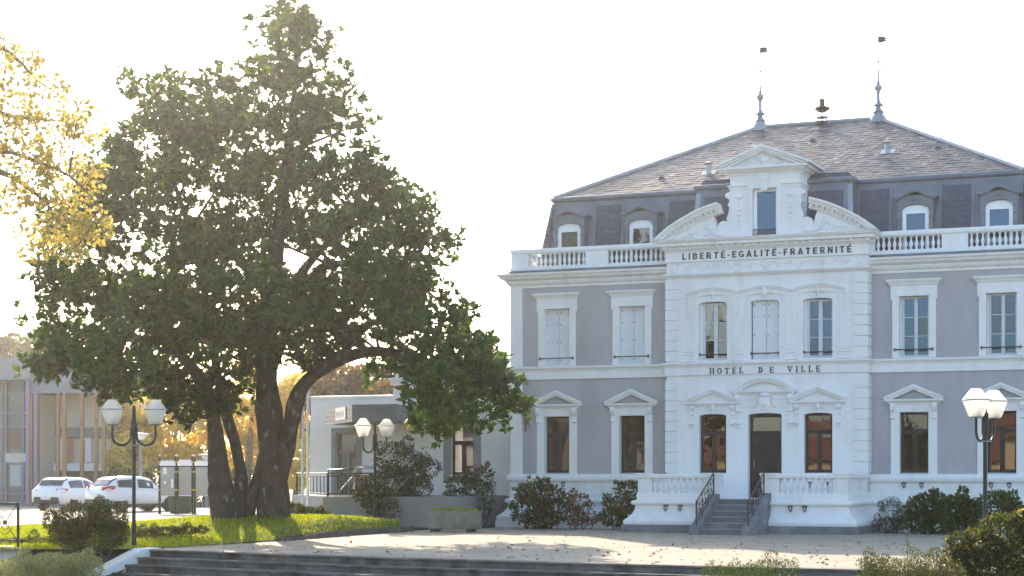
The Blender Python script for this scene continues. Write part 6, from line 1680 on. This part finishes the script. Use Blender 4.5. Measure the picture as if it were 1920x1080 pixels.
hl=[('hydrangea_bush','large leafy hydrangea bush with reddish leaves, left of the front beds',55.9,[(1000,925,36,22),(1025,930,34,24),(995,955,40,28),(1035,960,34,24),(1010,975,36,18)],3000,0.12,'hydrangea_leaf',985,[(1006,936,0.09),(1008,950,0.08)]),
('russet_bush','small russet bush between the two hydrangeas before the left wing',55.6,[(1085,945,26,20),(1100,965,26,22),(1075,968,24,18)],1800,0.075,'red_leaf',987,None),
('hydrangea_bush','upright hydrangea bush close against the terrace wall',55.0,[(1175,925,22,20),(1165,945,28,24),(1150,970,24,16),(1182,965,22,22)],1500,0.13,'hydrangea_leaf',988,[(1168,955,0.08)])]
for nm,lb,Y,px,n,lf2,m2,bv,fl in hl: shrub(nm,lb,'bush',Y,px,n,lf2,m2,base_z=PZ,asp=0.62,up=0.35,stems=10,flowers=fl,group='bushes along the front wall',gap=-0.4)
shrub('fine_leaved_bush','dark fine-leaved bush nearest the terrace before the right wing','bush',52.0,[(1672,962,26,30),(1668,985,26,16),(1690,975,20,22)],4200,0.05,'green_leaf',base_z=PZ,asp=0.35,up=0.8,stems=12,group='bushes along the front wall')
for lb,px in (('broad-leaved dark bush right of the fine-leaved one before the right wing',[(1735,955,36,28),(1755,950,28,24),(1725,980,30,20),(1760,982,28,18)]),('middle broad-leaved bush left of the lamp post before the right wing',[(1800,955,32,26),(1820,965,28,24),(1795,982,30,18)]),('broad-leaved bush behind the lamp post before the right wing',[(1865,948,36,26),(1885,960,34,26),(1850,978,30,20),(1905,975,30,22)])):
    shrub('hydrangea_bush',lb,'bush',51.4-(px[0][0]-1735)*0.012,px,2300,0.12,'green_leaf',base_z=PZ,asp=0.6,up=0.35,stems=9,group='bushes along the front wall',gap=-0.45)
shrub('gold_lit_shrub','glossy dark green shrub with sunlit golden tips coloured in, at the bottom right corner','shrub',30.0,[(1880,1000,48,36),(1905,1040,55,45),(1840,1030,42,36),(1862,1065,60,36),(1800,1022,24,22),(1930,1000,50,40),(1815,1055,34,26)],9500,0.075,'gold_lit_leaf',base_z=LOW+0.1,asp=0.52,up=0.4,stems=16,sr=0.014,gap=-0.5)
shrub('feathery_plant','feathery light green plant with tall sprigs at the bottom edge beside the gold-lit shrub','plant',29.0,[(1680,1072,66,26),(1640,1062,30,22),(1735,1062,42,26),(1775,1070,34,22),(1628,1045,10,20),(1700,1028,6,26),(1755,1040,18,14),(1690,1085,90,26)],10500,0.036,'hedge_leaf',base_z=LOW+0.1,asp=0.35,up=0.9,stems=26,sr=0.006,out=0.7)
shrub('feathery_plant','feathery light green plant at the bottom edge before the steps','plant',29.6,[(1400,1076,56,18),(1440,1068,36,20),(1447,1048,14,16),(1475,1066,24,16),(1350,1074,26,12),(1425,1090,90,22)],6500,0.034,'green_leaf',base_z=LOW+0.1,asp=0.35,up=0.9,stems=18,sr=0.006,out=0.7)
shrub('grass_tuft','tuft of long grass at the foot of the tree by the ramp','grass tuft',54.6,[(556,958,18,12),(580,962,24,9),(605,966,14,6)],2600,0.09,'hedge_leaf',base_z=PZ+0.15,asp=0.12,up=1.6,stems=2,out=0.4)
# ---- trees behind
def far_tree(name,label,Y,px,n,leaf,m,trunk_u,base_v,group,gap=-0.15):
    lob=[(at(u,v,Y+random.uniform(-2,2)),(ru*Y/F_PX,ru*Y/F_PX,rv*Y/F_PX)) for u,v,ru,rv in px]
    b=at(trunk_u,base_v,Y); b.z=PZ-0.05; t=thing(name,label,'tree',b,0,group)
    c=cloud('crown',lob,n,leaf,m,t,0.8,0.0,0.3,gap,0.9,LEAF2); c.data.transform(Matrix.Translation(-b))
    tm=MB(); top=max(lob,key=lambda l:l[0].z)[0]
    pts=[b,b+Vector((0.2,0,2.0)),b.lerp(top,0.6),top]; tm.tube(pts,[.28,.22,.14,.04],8,0.2)
    twigs(tm,[(Vector(p),0.14) for p in pts],[c for c,r in lob],0.06,0.1)
    o=tm.build('trunk','bark_plane',t,True); o.data.transform(Matrix.Translation(-b))
G='yellow autumn trees behind the parking lot'
for lb,Y,px,tu in (('yellow autumn tree rising behind the crossover car',104,[(235,800,42,40),(255,850,45,40),(225,870,30,30),(262,760,36,26)],240),
 ('yellow autumn tree behind the twin-lantern lamp post by the steps',106,[(315,790,48,40),(300,845,45,35),(340,860,40,30),(335,755,40,26)],318),
 ('yellow autumn tree behind the notice boards',105,[(385,790,44,40),(380,845,46,38),(405,885,36,30),(400,755,36,26)],388),
 ('yellow autumn tree seen between the trunks of the big tree',104,[(455,790,42,45),(462,850,36,40),(470,740,40,40),(480,690,36,40)],458),
 ('yellow autumn tree seen between the big tree and the flagpoles',103,[(545,800,36,45),(560,850,32,40),(560,740,40,40),(600,720,42,28),(555,890,30,24)],555)):
    far_tree('autumn_tree',lb,Y,px,9500,0.24,'autumn_leaf',tu,950,G,-0.28)
far_tree('brown_tree','broad brown-leaved tree rising behind the flat roof of the entrance block',100,[(640,715,50,28),(700,712,55,28),(760,710,50,30),(660,745,60,30),(730,745,60,30),(600,740,40,30),(700,780,90,40)],12000,0.26,'brown_leaf',690,950,G,-0.5)
for lb,px,tu in (('pale hazy tree behind the roof of the cultural centre at the left edge',[(10,668,30,36),(-30,665,40,45),(25,645,16,18)],5),('pale hazy tree behind the cultural centre, nearer the big tree',[(75,660,45,34),(45,680,32,28),(115,690,45,30)],75),('pale hazy tree behind the right end of the cultural centre',[(165,710,45,34),(205,735,40,34)],180)):
    far_tree('hazy_tree',lb,160,px,5000,0.34,'hedge_leaf',tu,930,'hazy trees beyond the cultural centre',-0.3)
for lb,X,Yb,h in (('dark leafy tree across the square before the low cream house',-49,7,7.0),('rounded dark tree across the square beside the long white house',-42.5,8,6.5),('slender dark tree across the square before the taller cream house',-27.5,-5,6.0)):
    b=Vector((X,Yb,LOW)); t=thing('leafy_tree',lb,'tree',b,0,'trees across the square')
    cloud('crown',[(Vector((random.uniform(-1,1),random.uniform(-1,1),h*q)),(1.9,1.9,1.5)) for q in (0.35,0.5,0.65,0.8)],3500,0.3,'green_leaf',t,0.6,0.2,0.4,None,1,LEAF2)
    MB().tube([(0,0,-0.1),(0.1,0,h*0.4),(0,0.1,h*0.8)],[0.2,0.15,0.05],8,0.2).build('trunk','bark',t,True)
hg=thing('hedge','long green hedge behind the notice boards','hedge',(at(330,950,95).x,95,PZ-0.03))
hc=cloud('foliage',[(Vector((k*1.1-3.0,random.uniform(-.4,.4),1.0+random.uniform(-.1,.25))),(1.0,0.8,1.05)) for k in range(7)],7000,0.16,'hedge_leaf',hg,0.7,0.2,0.5,None,1,LEAF2)
tag(hc,kind=None)
# fallen leaves on the paving
n=520
lp=[]
while len(lp)<n:
    u=random.uniform(380,1700); v=random.uniform(992,1068)
    p=gnd(u,v); 
    e=[q for q in ARC]
    if p.y<33 or random.random()>0.35+0.65*(v-992)/76: continue
    i=0
    while i<len(ARC)-2 and ARC[i+1][0]<p.x: i+=1
    a,b=ARC[i],ARC[i+1]; ye=a[1]+(b[1]-a[1])*(p.x-a[0])/(b[0]-a[0])
    if p.y<ye+0.03: continue
    yf=np.interp(p.x,[f[0] for f in front],[f[1] for f in front])
    if p.x<front[-1][0] and p.y>yf-0.05: continue
    q=Vector((p.x-TX,p.y-Z0)); lx=q.x*math.cos(TH)-q.y*math.sin(TH); ly=q.x*math.sin(TH)+q.y*math.cos(TH)
    if ly>-0.45 or (abs(lx)<3.45 and ly>-5.2): continue
    lp.append((p.x,p.y,PZ+0.012))
lp=np.array(lp); dd_=norm(np.c_[rng.normal(size=(n,2)),rng.normal(size=n)*0.25]); nn_=norm(np.c_[rng.normal(size=(n,2))*0.5,np.ones(n)])
Lf=0.045+0.075*rng.random(n)**2
tag(link('fallen_leaves',leaf_mesh('fallen_leaves',lp,dd_,nn_,Lf,Lf*0.7,'dead_leaf',rng.random(n))),'brown fallen leaves scattered over the paved square','leaves',kind='stuff')

# ------------------------------------------------------------------ hazy air
hz=MB().box(-640,640,-640,640,LOW-1.2,17.2).build('haze',None)
hm=bpy.data.materials.new('haze_air'); hm.use_nodes=True; N=hm.node_tree.nodes; N.remove(N['Principled BSDF'])
pv=N.new('ShaderNodeVolumePrincipled'); pv.inputs['Color'].default_value=(0.98,0.97,0.95,1); pv.inputs['Density'].default_value=0.00040; pv.inputs['Anisotropy'].default_value=0.855
hm.node_tree.links.new(pv.outputs[0],N['Material Output'].inputs['Volume']); hz.data.materials.append(hm)
tag(hz,'thin bright backlit haze filling the air of the square','haze',kind='stuff')
